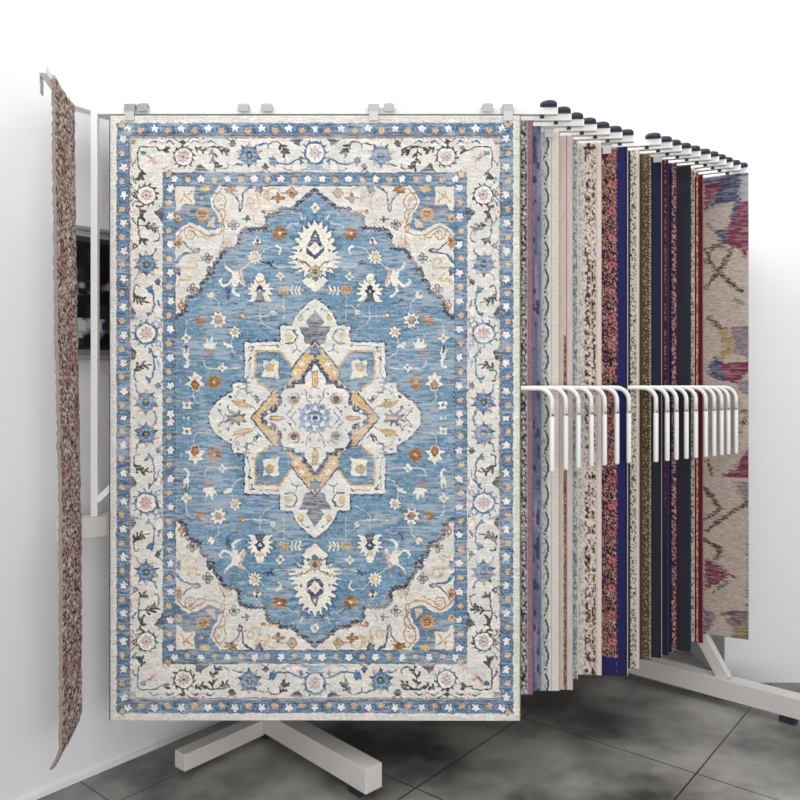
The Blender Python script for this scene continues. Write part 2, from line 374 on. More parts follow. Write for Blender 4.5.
    add(C3, [(762, 402), (752, 490), (705, 520), (697, 598), (592, 640), (585, 730), (512, 788)])
    fld2 = [(330, 186)] + fld + [(176.9, 320), (176.9, 425), (330, 425)]
    c.frame(0, 0, 1)
    c.poly(fld2, FB)
    c.line(fld, 4.0, (88, 98, 118)); c.line(fld, 1.3, (62, 64, 74))
    for i in range(len(fld) - 1):         # serrated hooks along the outline
        (ax, ay), (bx, by) = fld[i], fld[i + 1]
        L = math.hypot(bx - ax, by - ay); n = max(1, int(L / 4.2))
        for k in range(n):
            t = (k + .5) / n; x = ax + (bx - ax) * t; y = ay + (by - ay) * t
            c.flower((x - .6, y - .8), 2.5, (78, 80, 92), 4, .3); c.disc((x - .6, y - .8), .8, (136, 138, 150))
            c.disc((x + 1.3, y + 1.5), 1.0, (150, 150, 168))
    # corner piece
    c.frame(*H)
    cor = [(592, 356), (560, 395), (542, 430), (552, 475), (580, 515), (598, 580), (530, 604), (480, 572), (430, 556), (385, 578), (352, 618)]
    c.poly([(352, 356)] + cor, BB)
    c.line(cor, 1.0, CR); 
    c.line([(600, 372), (565, 412), (556, 440), (566, 470), (598, 512), (612, 572), (612, 600), (560, 622), (520, 622), (470, 594), (430, 574), (390, 596), (362, 630)], 1.5, (176, 142, 104))
    c.line([(560, 395), (600, 400), (622, 440), (610, 480), (585, 490)], 1.2, GD, True); c.flower((583, 430), 2.2, PK, 6, .3, out=GD)
    c.line([(610, 480), (620, 520), (600, 550)], 1.4, GD, True); c.line([(560, 470), (600, 480)], .8, BR)
    c.line([(400, 590), (410, 630), (440, 640), (455, 610), (430, 590)], 1.3, GD, True); c.line([(450, 600), (480, 630), (520, 622)], 1.3, (186, 156, 120), True); c.flower((430, 612), 2.0, CR, 6, .3, out=BR)
    c.poly([(356, 362), (460, 362), (452, 420), (458, 455), (395, 455), (372, 490), (356, 490)], (226, 216, 200), PK, .5)
    c.line([(375, 445), (405, 410), (400, 385)], 1.0, GD); c.line([(395, 400), (430, 430)], 1.3, GD); c.line([(410, 410), (445, 385)], 1.0, BR); c.line([(425, 425), (440, 445)], 1.2, GD); c.flower((405, 412), 2, TN, 4, .5)
    c.flower((498, 506), 7.4, (196, 160, 116), 12, .25, out=(150, 130, 110)); c.flower((498, 506), 5.0, BR, 8, .3); c.disc((498, 508), 2.0, (170, 130, 80))
    c.flower((370, 530), 3.6, TN, 8, .3, out=GD); c.disc((368, 532), 1.6, BR); c.flower((418, 500), 2.4, TN, 4, .4, out=BR); c.disc((418, 500), 1, BR)
    c.flower((510, 372), 4.2, TN, 8, .3, 0, 1.4, .8, out=GD); c.flower((493, 422), 2.0, TN, 4, .5, 0, 1.4, .9, out=BR); c.disc((460, 468), 1.6, (150, 100, 90))
    c.poly([(540, 540), (562, 520), (562, 578), (520, 578), (520, 562)], (204, 184, 160)); c.line([(545, 560), (552, 535)], .8, PK)
    # antler motif and scrolls on the pale spandrel
    c.frame(*B)
    c.flower((140, 580), 5.6, BR, 6, .35, .3, 1.15, .75, out=(176, 150, 120)); c.disc((125, 575), 2, GD)
    c.line([(150, 600), (185, 640), (205, 680), (208, 740)], 1.5, SL, True); c.line([(300, 560), (245, 590), (232, 640), (222, 730)], 1.7, SL, True); c.line([(255, 580), (300, 555)], 2.6, SL)
    c.disc((213, 715), 2.6, SL, 3.8); c.disc((213, 708), 1.3, PK, 2)
    c.flower((360, 575), 5.4, SL, 5, .35, .2, 1, .8); c.disc((350, 562), 2, (130, 130, 150))
    S = [(295, 685), (275, 680), (265, 655), (285, 635), (310, 650), (312, 690), (290, 715), (335, 725), (365, 690), (350, 640), (330, 600)]
    c.line(S, 2.2, (204, 186, 158), True); c.line([(340, 600), (350, 640), (362, 690)], 3.2, (204, 186, 158), True)
    c.line([(390, 580), (420, 610), (430, 660)], 3.0, (204, 186, 158), True); c.line([(400, 600), (450, 565), (500, 575), (505, 600)], 2.0, (204, 186, 158), True); c.line([(395, 640), (440, 655)], 1.8, TN)
    c.flower((500, 642), 5.6, (160, 126, 92), 4, .55, 0, 1, .8, out=(110, 90, 70)); c.flower((605, 602), 4.6, (186, 158, 126), 4, .25, 0, 1, 1, out=(150, 110, 80)); c.disc((605, 602), 1.4, BR)
    c.line([(520, 600), (565, 605)], .8, (150, 110, 80)); c.flower((390, 745), 3.0, (150, 124, 104), 5, .3); c.line([(400, 740), (500, 740)], 2.2, (196, 174, 148))
    c.frame(*D)
    def quatre(x, y):
        for dx, dy in ((0, -26), (0, 26), (-26, 0), (26, 0)):
            c.disc((x + dx, y + dy), 2.3, (84, 80, 78)); 
        for dx, dy in ((0, -26), (0, 26), (-26, 0), (26, 0)):
            c.disc((x + dx, y + dy), 1.25, (200, 196, 190))
        c.disc((x, y), 1.2, (84, 80, 78))
    quatre(165, 76)
    c.line([(225, 30), (285, 32)], 1.6, (90, 88, 90)); c.line([(265, 10), (260, 50)], 2.4, (90, 88, 90)); c.line([(310, 5), (320, 60), (370, 70)], 1.4, PK)
    c.line([(85, 150), (90, 190), (70, 230), (50, 300), (40, 340)], 1.2, (176, 150, 128), True); c.poly([(95, 190), (125, 175), (155, 235), (75, 250)], (214, 196, 186), (170, 140, 120), .6)
    c.line([(0, 150), (60, 140), (70, 90), (60, 60)], 1.4, (186, 160, 130), True); c.line([(60, 60), (100, 90)], 1.0, BR)
    c.frame(*C3)
    quatre(748, 328); quatre(634, 567)
    c.flower((528, 215), 4.6, GD, 6, .35, .3, .8, 1.1, out=(186, 160, 130)); c.disc((530, 210), 1.8, BR); c.line([(545, 165), (530, 200)], 1.2, BR)
    c.line([(560, 205), (600, 245), (640, 270), (690, 272)], 1.5, SL, True); c.line([(515, 355), (545, 310), (590, 292), (680, 280)], 1.7, SL, True); c.line([(515, 360), (550, 310)], 2.8, TE)
    c.disc((668, 270), 3.8, SL, 2.6); c.disc((660, 270), 2, PK, 1.2)
    c.line([(600, 360), (620, 335), (650, 335), (668, 370), (655, 410), (600, 400), (555, 408)], 2.4, (204, 184, 154), True); c.line([(560, 405), (650, 405)], 3.2, (204, 184, 154)); c.line([(600, 365), (625, 368)], 1.6, TN)
    c.line([(585, 450), (620, 490), (590, 500), (550, 490), (520, 540)], 2.4, (204, 184, 154), True); c.poly([(510, 400), (550, 420), (540, 470), (512, 450)], SL); c.disc((530, 410), 2, (130, 130, 150))
    c.flower((548, 690), 4.0, (170, 140, 110), 4, .3, 0, .7, 1.2, out=(140, 110, 90)); c.disc((546, 685), 1.2, (226, 216, 200))
    # ---- blue field flowers
    WH = (228, 224, 212)
    def bloom(x, y, r, n=8, core=TN, cc=BR, rot=0.2):
        c.flower((x, y), r, WH, n, .38, rot, out=(84, 108, 134)); c.flower((x, y), r * .42, core, 6, .2, out=cc)
    def vine(pts, w=.75, col=(206, 206, 196)): c.line(pts, w, col, True)
    c.frame(*B)
    c.flower((782, 715), 5.2, WH, 4, .3, 0); c.disc((782, 715), 2.4, PK); c.disc((782, 715), 1.3, GD)
    c.line([(540, 800), (600, 790)], .5, LB)
    c.frame(*D)
    vine([(545, 115), (600, 70), (650, 65), (690, 25)]); c.line([(665, -20), (690, 25), (720, 30)], .9, (206, 206, 196)); c.line([(690, 25), (670, 10)], 1.2, (206, 206, 196))
    c.flower((510, 140), 6.6, BR, 8, .22, .2, out=(150, 120, 90)); c.flower((510, 140), 4, (160, 122, 84), 8, .3); c.disc((510, 140), 1.4, IV)
    c.poly([(340, 165), (372, 205), (352, 240), (325, 238), (305, 208)], WH); c.disc((342, 192), 1.4, NV, 2.2); c.disc((342, 225), 2.6, BR, 2)
    bloom(322, 320, 7.6, 10, (216, 200, 170), (150, 130, 100))
    vine([(365, 305), (400, 260), (440, 245), (500, 245)]); c.line([(490, 235), (520, 265), (505, 300)], 1.5, WH, True); c.line([(495, 230), (530, 255)], 1, WH)
    vine([(290, 355), (250, 395), (235, 400)])
    c.line([(390, 362), (440, 372), (460, 350)], 1.5, NV); c.line([(420, 350), (450, 385)], 2.2, NV); vine([(460, 378), (510, 395), (600, 392)])
    c.flower((518, 466), 4.6, WH, 4, .5, 0); c.disc((518, 466), 1.8, TN); c.disc((518, 466), .9, DG)
    # the four arm lily
    c.line([(95, 370), (120, 410), (170, 430), (215, 410), (240, 400)], 2.4, PK, True); c.line([(110, 400), (150, 430)], 2.6, WH); c.line([(215, 415), (225, 470), (245, 530)], 2.8, (206, 180, 164), True); c.line([(195, 470), (215, 510), (240, 545)], 1.6, WH, True)
    c.poly([(140, 430), (190, 425), (215, 470), (190, 540), (150, 545), (150, 480)], WH)
    c.line([(170, 480), (120, 530), (80, 535), (60, 505)], 2.6, WH, True); c.line([(60, 505), (70, 485)], 1.2, WH); c.line([(160, 530), (160, 580), (185, 610), (205, 615)], 2.8, WH, True)
    c.poly([(105, 555), (140, 560), (135, 620), (120, 660), (100, 610)], (84, 104, 136)); c.line([(120, 640), (150, 670), (190, 680)], 1.4, (84, 104, 136))
    # palmette
    c.flower((365, 580), 13.2, WH, 14, .34, math.pi / 2, 1, 1, out=(88, 112, 138)); c.poly([(260, 655), (365, 600), (465, 655), (450, 690), (270, 690)], FB); c.poly([(265, 650), (365, 610), (465, 650), (440, 660), (365, 640), (290, 660)], WH)
    c.disc((362, 475), 4, WH, 4.5); c.disc((362, 512), 2.0, TN, 2.8); c.flower((362, 580), 5.2, NV, 6, .3); c.disc((362, 580), 1.5, (180, 180, 190)); c.poly([(345, 600), (380, 600), (405, 665), (320, 665)], (96, 96, 104)); c.disc((362, 550), 2, NV)
    c.line([(365, 690), (365, 770)], .8, (206, 206, 196)); c.line([(245, 772), (440, 770)], .8, (206, 206, 196)); c.flower((222, 768), 3.6, (150, 124, 96), 5, .3); c.disc((232, 768), 1.2, IV)
    c.line([(545, 600), (545, 800)], .8, (206, 196, 180)); vine([(545, 692), (500, 690), (465, 730)]); c.flower((460, 740), 3.2, WH, 5, .4); c.disc((460, 742), 1.2, TN); c.line([(440, 750), (380, 775)], .6, (206, 206, 196))
    c.poly([(512, 545), (570, 545), (575, 598), (512, 598)], GD, (200, 176, 140), .8); c.disc((542, 572), 2, TN); c.disc((542, 572), 1, BR)
    c.line([(575, 572), (690, 572)], 1.6, TN); 
    for x in (600, 630, 660): c.line([(x + 10, 540), (x, 572), (x + 10, 604)], 1.5, WH)
    # big upper palmette on the centre line
    c.flower((785, 270), 26, WH, 22, .22, .1, .86, 1.18, out=(90, 116, 142)); c.flower((785, 345), 27, WH, 18, .3, .2, 1.04, .62, out=None)
    c.poly([(740, 90), (785, 60), (800, 90), (800, 200), (730, 200)], WH); c.poly([(680, 500), (720, 470), (800, 520), (800, 600), (740, 560)], WH)
    c.poly([(785, 95), (760, 140), (745, 190), (712, 235), (720, 290), (785, 345), (830, 300), (830, 120)], (86, 90, 110)); c.poly([(785, 130), (765, 165), (800, 175)], (200, 196, 190)); c.poly([(785, 205), (735, 245), (785, 300), (830, 270)], IV); c.poly([(785, 215), (758, 250), (785, 275), (820, 250)], (214, 188, 170)); c.line([(720, 235), (785, 305), (830, 265)], 1.2, IV)
    c.line([(655, 355), (700, 360), (735, 385)], 1.4, BR); c.line([(665, 340), (690, 375)], 1, BR); c.flower((785, 430), 6.4, (190, 170, 140), 8, .3, out=(140, 120, 90)); c.disc((785, 430), 3, (110, 104, 96)); c.disc((640, 340), 1.2, BR); c.disc((675, 410), 1.6, (150, 140, 110)); c.disc((675, 270), 1.2, BR, 1.8); c.disc((675, 185), 1.2, (150, 130, 110)); 
    c.line([(600, 392), (650, 385)], .8, (206, 206, 196))
    # left field flowers
    c.frame(*C3)
    c.poly([(745, 595), (790, 585), (800, 630), (770, 640)], WH); c.disc((770, 600), 1.6, GD)
    c.frame(0, 0, 1); c.flower((211.5, 296), 3.6, WH, 5, .4); c.disc((210, 294.5), 1.3, GD)
    vine([(213, 298), (219, 303), (219.5, 311)])
    bloom(219, 321, 8.6, 8, (160, 130, 100), BR, .4)
    c.flower((201.5, 321.5), 6, (150, 116, 88), 6, .4, .3, 1.1, 1); c.flower((204, 318), 3, (190, 150, 120), 5, .4); c.line([(208, 313.5), (214, 315)], 1.4, BR)
    vine([(196, 319.5), (189, 322), (187, 330), (187, 336)])
    c.frame(*E)
    c.flower((587, 168), 5.2, WH, 4, .5, 0, 1, 1); c.disc((587, 168), 1.8, TN); c.disc((587, 168), .9, BR)
    c.poly([(587, 210), (605, 250), (612, 300), (600, 320), (575, 320), (562, 280), (575, 250)], WH); c.disc((587, 250), 1.2, (70, 60, 60), 4.6); c.line([(590, 310), (600, 350), (590, 385), (572, 385)], 2.4, WH, True); c.line([(600, 330), (618, 340)], 1, WH)
    # fan flower
    c.poly([(705, 215), (735, 215), (740, 165), (760, 200), (790, 145), (790, 210), (822, 190), (800, 250), (740, 260)], WH); c.flower((745, 285), 6.4, (130, 124, 140), 7, .35, 0, 1.1, .85); c.line([(722, 335), (735, 380), (780, 400), (900, 400)], .9, (206, 206, 196), True); c.line([(730, 250), (790, 255)], 2, (160, 140, 120))
    # big tulip flower
    c.poly([(655, 420), (680, 455), (715, 465), (695, 490), (730, 525), (690, 535), (680, 570), (630, 570), (620, 535), (578, 525), (618, 495), (600, 460), (635, 455)], WH); c.poly([(655, 480), (690, 520), (675, 565), (635, 565), (620, 520)], (150, 106, 72)); c.disc((655, 525), 2.4, (180, 130, 90)); c.line([(630, 465), (655, 485), (680, 465)], .7, TN)
    vine([(645, 580), (645, 625), (680, 665), (745, 670)])
    c.flower((800, 500), 6.6, (134, 104, 76), 8, .25, .2, out=(160, 130, 100)); c.flower((800, 500), 3.4, (166, 126, 84), 8, .3); c.disc((800, 500), 1.2, PK)
    c.poly([(560, 650), (622, 650), (622, 705), (560, 705)], WH); c.disc((590, 675), 1.8, (130, 120, 100)); c.disc((560, 678), 1, FB); c.disc((622, 678), 1, FB); c.disc((590, 650), 1, FB)
    c.poly([(535, 790), (575, 770), (585, 785), (605, 760), (615, 785), (645, 790), (645, 800), (535, 800)], WH)
    # right field flowers in F
    c.frame(*F)
    bloom(172, 122, 6.4, 7, TN, (170, 130, 90)); vine([(155, 160), (150, 240), (180, 290), (235, 320)]); c.line([(95, 210), (140, 225)], 2.6, WH); c.line([(110, 235), (150, 235)], 1.6, WH); c.line([(0, 230), (100, 235)], .5, LB)
    c.flower((75, 395), 4.8, WH, 4, .5, 0); c.disc((75, 395), 1.2, (60, 60, 60)); c.line([(0, 400), (220, 397)], .7, (206, 206, 196))
    vine([(360, 10), (390, 60), (470, 105)]); c.line([(365, -30), (365, 20)], .8, (206, 206, 196)); c.line([(200, 95), (450, 95)], .4, (160, 186, 206))
    c.frame(0, 0, 1)
    for i in range(8):      # scrolls between the blossoms
        x = 316 - 26.8 * i
        for sx in (-1, 1):
            c.line([(x + sx * 5, 134.4), (x + sx * 8, 132), (x + sx * 7.4, 128.5), (x + sx * 10, 126.8)], .8, (70, 88, 118), True); c.line([(x + sx * 5.2, 126.8), (x + sx * 6.4, 129)], .7, (150, 172, 192))
    for i in range(11):
        y = 420 - 28.0 * i
        for sy in (-1, 1): c.line([(119.6, y + sy * 5), (121.5, y + sy * 8), (126, y + sy * 7.4), (128.5, y + sy * 10)], .8, (70, 88, 118), True); c.line([(128.6, y + sy * 5), (127, y + sy * 7)], .7, (150, 172, 192))
    for x, y in ((188, 300), (197, 276.5), (233, 287.5), (246, 241), (206, 338), (184, 350), (231, 330), (240, 262), (262, 232), (300, 262), (293, 214), (182, 382), (222, 366), (272, 306), (210, 412), (192, 404)):
        c.flower((x, y), 1.7, (196, 196, 186), 4, .5, x); c.disc((x, y), .6, BR)
    for x, y in ((226, 246), (200, 262), (190, 232), (246, 206), (262, 196), (206, 240), (183, 300), (228, 222), (276, 200), (236, 196), (222, 206), (196, 250)):
        c.flower((x, y), 1.5, (176, 160, 146), 4, .4, x); c.line([(x + 2, y + 1), (x + 4, y - .5)], .7, (150, 140, 130))
    # ---- medallion
    c.frame(*G)
    med = [(388, 60), (352, 84), (325, 115), (308, 152), (268, 155), (268, 208), (150, 210), (150, 343), (112, 346), (108, 374), (60, 405), (33, 438), (30, 470)]
    MC = (222, 220, 212)
    c.poly(med + [(400, 480), (400, 55)], MC); c.line(med, 1.1, (72, 84, 112))
    for i in range(len(med) - 1):
        (ax, ay), (bx, by) = med[i], med[i + 1]; n = max(1, int(math.hypot(bx - ax, by - ay) / 24))
        for k in range(n):
            t = (k + .4) / n; c.disc((ax + (bx - ax) * t - 3, ay + (by - ay) * t - 4), 1.35, (70, 84, 112), 1.2)
    c.frame(*M)
    # grey leaf at top
    c.poly([(425, 75), (405, 105), (385, 130), (400, 150), (355, 150), (375, 185), (380, 215), (410, 225), (450, 240), (450, 80)], (128, 128, 134)); c.line([(425, 90), (422, 230)], .8, (90, 90, 100)); c.line([(380, 160), (415, 200)], .7, (90, 90, 100)); c.flower((422, 175), 3, SL, 6, .4)
    c.disc((365, 115), 3, (208, 184, 144), 4); c.disc((315, 190), 3.6, (210, 190, 154), 4.6); c.line([(335, 165), (350, 190), (335, 215), (305, 215)], 1.5, SL, True); c.line([(300, 170), (330, 160), (350, 180)], .6, GY, True); c.line([(345, 220), (350, 245), (370, 250)], .9, SL); c.line([(330, 255), (350, 240)], .9, SL)
    c.line([(170, 245), (180, 230), (165, 232)], 1.4, SL); c.line([(160, 285), (165, 275)], 2.2, SL)
    for d in ((150, 375), (165, 410)): c.line([(d[0] - 15, d[1] + 5), (d[0] + 12, d[1])], 1.4, (130, 130, 140))
    c.line([(145, 360), (150, 415)], 1.8, (140, 140, 148)); c.line([(135, 400), (160, 390)], 1.2, (130, 130, 140))
    c.line([(160, 250), (160, 340)], .5, (180, 170, 160)); c.line([(110, 430), (130, 400), (180, 430)], .6, GY, True)
    c.line([(185, 425), (200, 445), (185, 440)], 1.6, SL); c.line([(175, 430), (195, 455), (210, 440)], 1.2, SL); c.disc((85, 430), 1.6, SL)
    # gold diamond frame
    c.frame(0, 0, 1)
    c.poly([(315.5, 341), (250.5, 420.5), (330, 420.5), (330, 358)], (208, 178, 132), NV, 1.5)
    c.frame(*M)
    inner = [(422, 298), (400, 330), (382, 355), (380, 382), (345, 380), (340, 395), (300, 400), (285, 425), (292, 455), (275, 470), (270, 490), (235, 500), (205, 522)]
    # indigo fringe between gold and ivory
    for i, p in enumerate(inner[:-1]):
        q = inner[i + 1]
        for t in (0, .5): c.flower((p[0] + (q[0] - p[0]) * t - 6, p[1] + (q[1] - p[1]) * t - 8), 3.0, (84, 90, 116), 5, .5, i)
    c.line([(x - 2, y - 3) for x, y in inner], 2.0, (84, 90, 114)); c.poly(inner + [(440, 530), (440, 298)], MC)
    c.line([(422, 292), (360, 375)], 1.1, NV); c.line([(250, 470), (200, 520)], 1.4, NV)
    c.flower((422, 248), 7, (84, 96, 130), 6, .4, .5); c.flower((422, 248), 3.4, TE, 4, .3)
    for p in ((370, 300), (478, 300)): c.flower(p, 3.6, IV, 4, .5, .3)
    c.flower((345, 335), 2.2, IV, 4, .4); c.flower((238, 490), 2.2, IV, 4, .4); c.line([(250, 460), (265, 450), (270, 470)], 1.4, (226, 200, 150), True); c.disc((300, 390), 1.6, (230, 200, 150)); c.disc((215, 510), 1.0, BR)
    # blue octagons
    c.frame(*F)
    oc = [(330, 268), (508, 264), (545, 310), (598, 378), (602, 470), (520, 558), (432, 566), (345, 502), (328, 460)]
    c.poly(oc, FB, SL, .8); c.line([(600, 380), (508, 266), (330, 268), (328, 460), (345, 502), (435, 562)], 2.0, (200, 170, 128)); c.line([(498, 276), (342, 280), (340, 460)], .6, (120, 110, 110))
    c.poly([(384, 334), (430, 345), (462, 330), (508, 350), (500, 420), (512, 478), (440, 470), (378, 458), (395, 400)], (228, 220, 200)); c.poly([(400, 378), (425, 348), (470, 365), (468, 410), (430, 425), (400, 405)], (190, 160, 110)); c.disc((425, 378), 2.4, LB); c.disc((448, 400), 1.4, TN)
    c.frame(*M)
    # ivory interior
    c.disc((423, 360), 3.6, GD, 8.5); c.disc((423, 360), 2.2, (222, 196, 150), 6.8); c.disc((423, 360), .8, BR, 5)
    c.disc((270, 521), 9, GD, 4); c.disc((270, 521), 7.2, (222, 196, 150), 2.4); c.disc((270, 521), 6, BR, .7)
    c.flower((336, 437), 8.2, (214, 210, 202), 8, .14); c.disc((338, 438), 6.0, (170, 130, 90)); c.disc((334, 434), 4.4, (206, 198, 196)); c.disc((338, 440), 3.0, SL)
    c.disc((405, 430), 1.7, (100, 100, 104)); c.disc((405, 430), .8, IV); c.line([(385, 400), (392, 440), (410, 460)], .9, (90, 96, 116), True); c.line([(400, 400), (420, 395)], .6, GY)
    c.line([(335, 470), (310, 500), (330, 520)], .8, (90, 96, 116)); c.line([(345, 490), (325, 515)], 1.4, (120, 124, 140)); c.disc((320, 490), 1.4, (100, 104, 110))
    c.frame(0, 0, 1)
    c.flower((315.5, 420), 17.5, (154, 168, 188), 12, .12); c.flower((315.5, 420), 14.5, (132, 152, 178), 8, .2, .2)
    for a in (math.pi * 1.5, math.pi, math.pi * 1.25):
        x = 315.5 + 10.5 * math.cos(a); y = 420 + 10.5 * math.sin(a); c.flower((x, y), 3.2, IV, 3, .5, a)
    c.flower((315.5, 420), 8.4, (104, 118, 148), 8, .3); c.flower((315.5, 420), 6.0, (190, 200, 214), 4, .4, .78); c.flower((315.5, 420), 3.4, NV, 6, .3)
    # sprigs in the ivory arms
    c.frame(*G)
    for pts in ([(165, 225), (168, 300), (160, 330)], [(225, 330), (240, 352), (232, 372)], [(128, 372), (120, 395), (150, 405)], [(285, 175), (300, 165), (318, 172)], [(330, 130), (345, 110), (362, 100)], [(60, 430), (80, 440), (95, 425)], [(60, 500), (50, 466)], [(200, 222), (260, 222)]):
        c.line(pts, .6, (120, 116, 124), True); q = pts[-1]; c.flower(q, 1.6, (104, 108, 130), 3, .5, q[0])
    for q in ((176, 240), (178, 330), (262, 225), (300, 215), (340, 120), (86, 452), (70, 420), (130, 360), (232, 345), (250, 330)):
        c.flower(q, 1.7, (110, 112, 134), 4, .5, q[1]); c.disc(q, .6, TN)
    c.frame(*M)
    for q in ((300, 470), (310, 540), (370, 420), (360, 480), (395, 470), (410, 330), (436, 330), (250, 510)): c.flower(q, 1.4, (96, 102, 128), 4, .5, q[0])
    # side leaf of the medallion
    c.frame(*M)
    c.flower((108, 522), 11, (120, 120, 126), 9, .42, .1, 1.1, .95); c.disc((118, 522), 7.2, (206, 176, 130), 3.2); c.line([(30, 522), (85, 522)], 1.0, SL); c.line([(40, 490), (60, 515)], 1, SL); c.disc((38, 488), 1.3, (150, 130, 100)); c.line([(30, 545), (60, 528)], 1, SL)
    c.poly([(90, 445), (140, 450), (175, 470), (140, 475), (105, 465)], (200, 172, 130), (160, 130, 96), .5); c.line([(175, 470), (195, 490)], .7, (160, 130, 96)); c.line([(70, 470), (85, 495)], 1.2, SL); c.line([(165, 520), (150, 522)], 2.4, NV)
    q = c.a
    # down-sample 3 -> 1.5 per unit
    hh, ww = (q.shape[0] // 2) * 2, (q.shape[1] // 2) * 2
    q = lin(q[-hh:, -ww:]).reshape(hh // 2, 2, ww // 2, 2, 3).mean((1, 3))
    full = np.concatenate([q, q[:, ::-1]], 1); full = np.concatenate([full, full[::-1]], 0)
    h, w, _ = full.shape
    Y, X = np.mgrid[0:h, 0:w].astype(float)
    # hand-drawn wobble of the motifs, knot by knot
    wx = (vnoise(X / 5, Y / 4, 21) - .5) * 2.6 + (vnoise(X / 1.5, Y / 1.2, 22) - .5) * 1.0
    wy = (vnoise(X / 5, Y / 4, 23) - .5) * 2.2 + (vnoise(X / 1.5, Y / 1.2, 24) - .5) * .7
    sx = np.clip(X + wx, 0, w - 1.001); sy = np.clip(Y + wy, 0, h - 1.001)
    xi = sx.astype(int); yi = sy.astype(int); fx = (sx - xi)[..., None]; fy = (sy - yi)[..., None]
    full = (full[yi, xi] * (1 - fx) + full[yi, xi + 1] * fx) * (1 - fy) + (full[yi + 1, xi] * (1 - fx) + full[yi + 1, xi + 1] * fx) * fy
    # every knot keeps a crisp darker contour against its neighbour
    def blur(a):
        p = np.pad(a, ((1, 1), (1, 1), (0, 0)), mode='edge')
        return (p[:-2, 1:-1] + p[2:, 1:-1] + p[1:-1, :-2] + p[1:-1, 2:] + 2 * p[1:-1, 1:-1]) / 6
    full = np.clip(full + 1.0 * (full - blur(blur(full))), 0.004, 1)
    # worn yarn: horizontal abrash streaks, dye flecks
    st = vnoise(X / 26, Y / 1.6, 1) - .5; st2 = vnoise(X / 6, Y / 1.3, 2) - .5; fl = vnoise(X / 1.3, Y / 1.1, 3) - .5; big = vnoise(X / 60, Y / 50, 4) - .5; md = vnoise(X / 12, Y / 9, 8) - .5
    dark = np.clip(1.15 - full.mean(2), .35, 1)
    f = 1 + dark * (.36 * st + .50 * st2 + .95 * fl + .30 * md + .12 * big)
    hue = vnoise(X / 2.2, Y / 1.5, 11) - .5; hue2 = vnoise(X / 14, Y / 3, 12) - .5
    full = full * f[..., None] * (1 + ((hue * .40 + hue2 * .18) * dark)[..., None] * np.array([1.0, -.35, .25]))
    wear = np.clip((vnoise(X / 12, Y / 1.8, 5) * .6 + vnoise(X / 50, Y / 26, 6) * .4 - .50) * 2.4, 0, .40)[..., None]
    full = full * (1 - wear) + lin((202, 205, 206)) * wear
    return np.clip(full, 0.004, 1)
# ---------------------------------------------------------------- materials
M_wall = material('white_wall_paint', (226, 227, 230), .85, noise=.02, nscale=3, bump=.15, bscale=90)
M_white = material('white_powder_coat', (233, 233, 231), .35, noise=.02, nscale=20)
M_beam = material('white_painted_steel', (206, 203, 200), .45, noise=.05, nscale=9)
M_black = material('black_rubber', (38, 42, 58), .45)
M_chrome = material('brushed_steel_clip', (170, 170, 172), .36, metal=.55)
M_tab = material('clip_tab_steel', (196, 196, 196), .4, metal=.2)
M_sleeve = material('white_plastic_sleeve', (238, 238, 236), .3)
M_screw = material('dark_screw', (70, 70, 72), .4, metal=.6)
M_woven = woven_material('woven_wool')

# ---------------------------------------------------------------- the room
def solid(name, pts_bottom, z0, z1, mat):
    n = len(pts_bottom)
    v = [(p[0], p[1], z0) for p in pts_bottom] + [(p[0], p[1], z1) for p in pts_bottom]
    f = [tuple(range(n))[::-1], tuple(range(n, 2 * n))] + [(i, (i + 1) % n, n + (i + 1) % n, n + i) for i in range(n)]
    return link_mesh(name, v, f, mat)
WH_ = 4.6; WALL = -.154
tc = 2.6
corner = carrier(tc, WALL); near = carrier(-3.6, WALL)
w = solid('wall_left', [near, corner, corner - OUT * .15, near - OUT * .15], 0, WH_, M_wall); tag(w, kind='structure')
w = solid('wall_back', [(corner.x, corner.y), (3.4, corner.y), (3.4, corner.y + .15), (corner.x - .15, corner.y + .15)], 0, WH_, M_wall); tag(w, kind='structure')
w = solid('wall_right', [(1.74, 4.02), (3.4, 4.02), (3.4, corner.y), (1.74, corner.y)], 0, WH_, M_wall); tag(w, kind='structure')

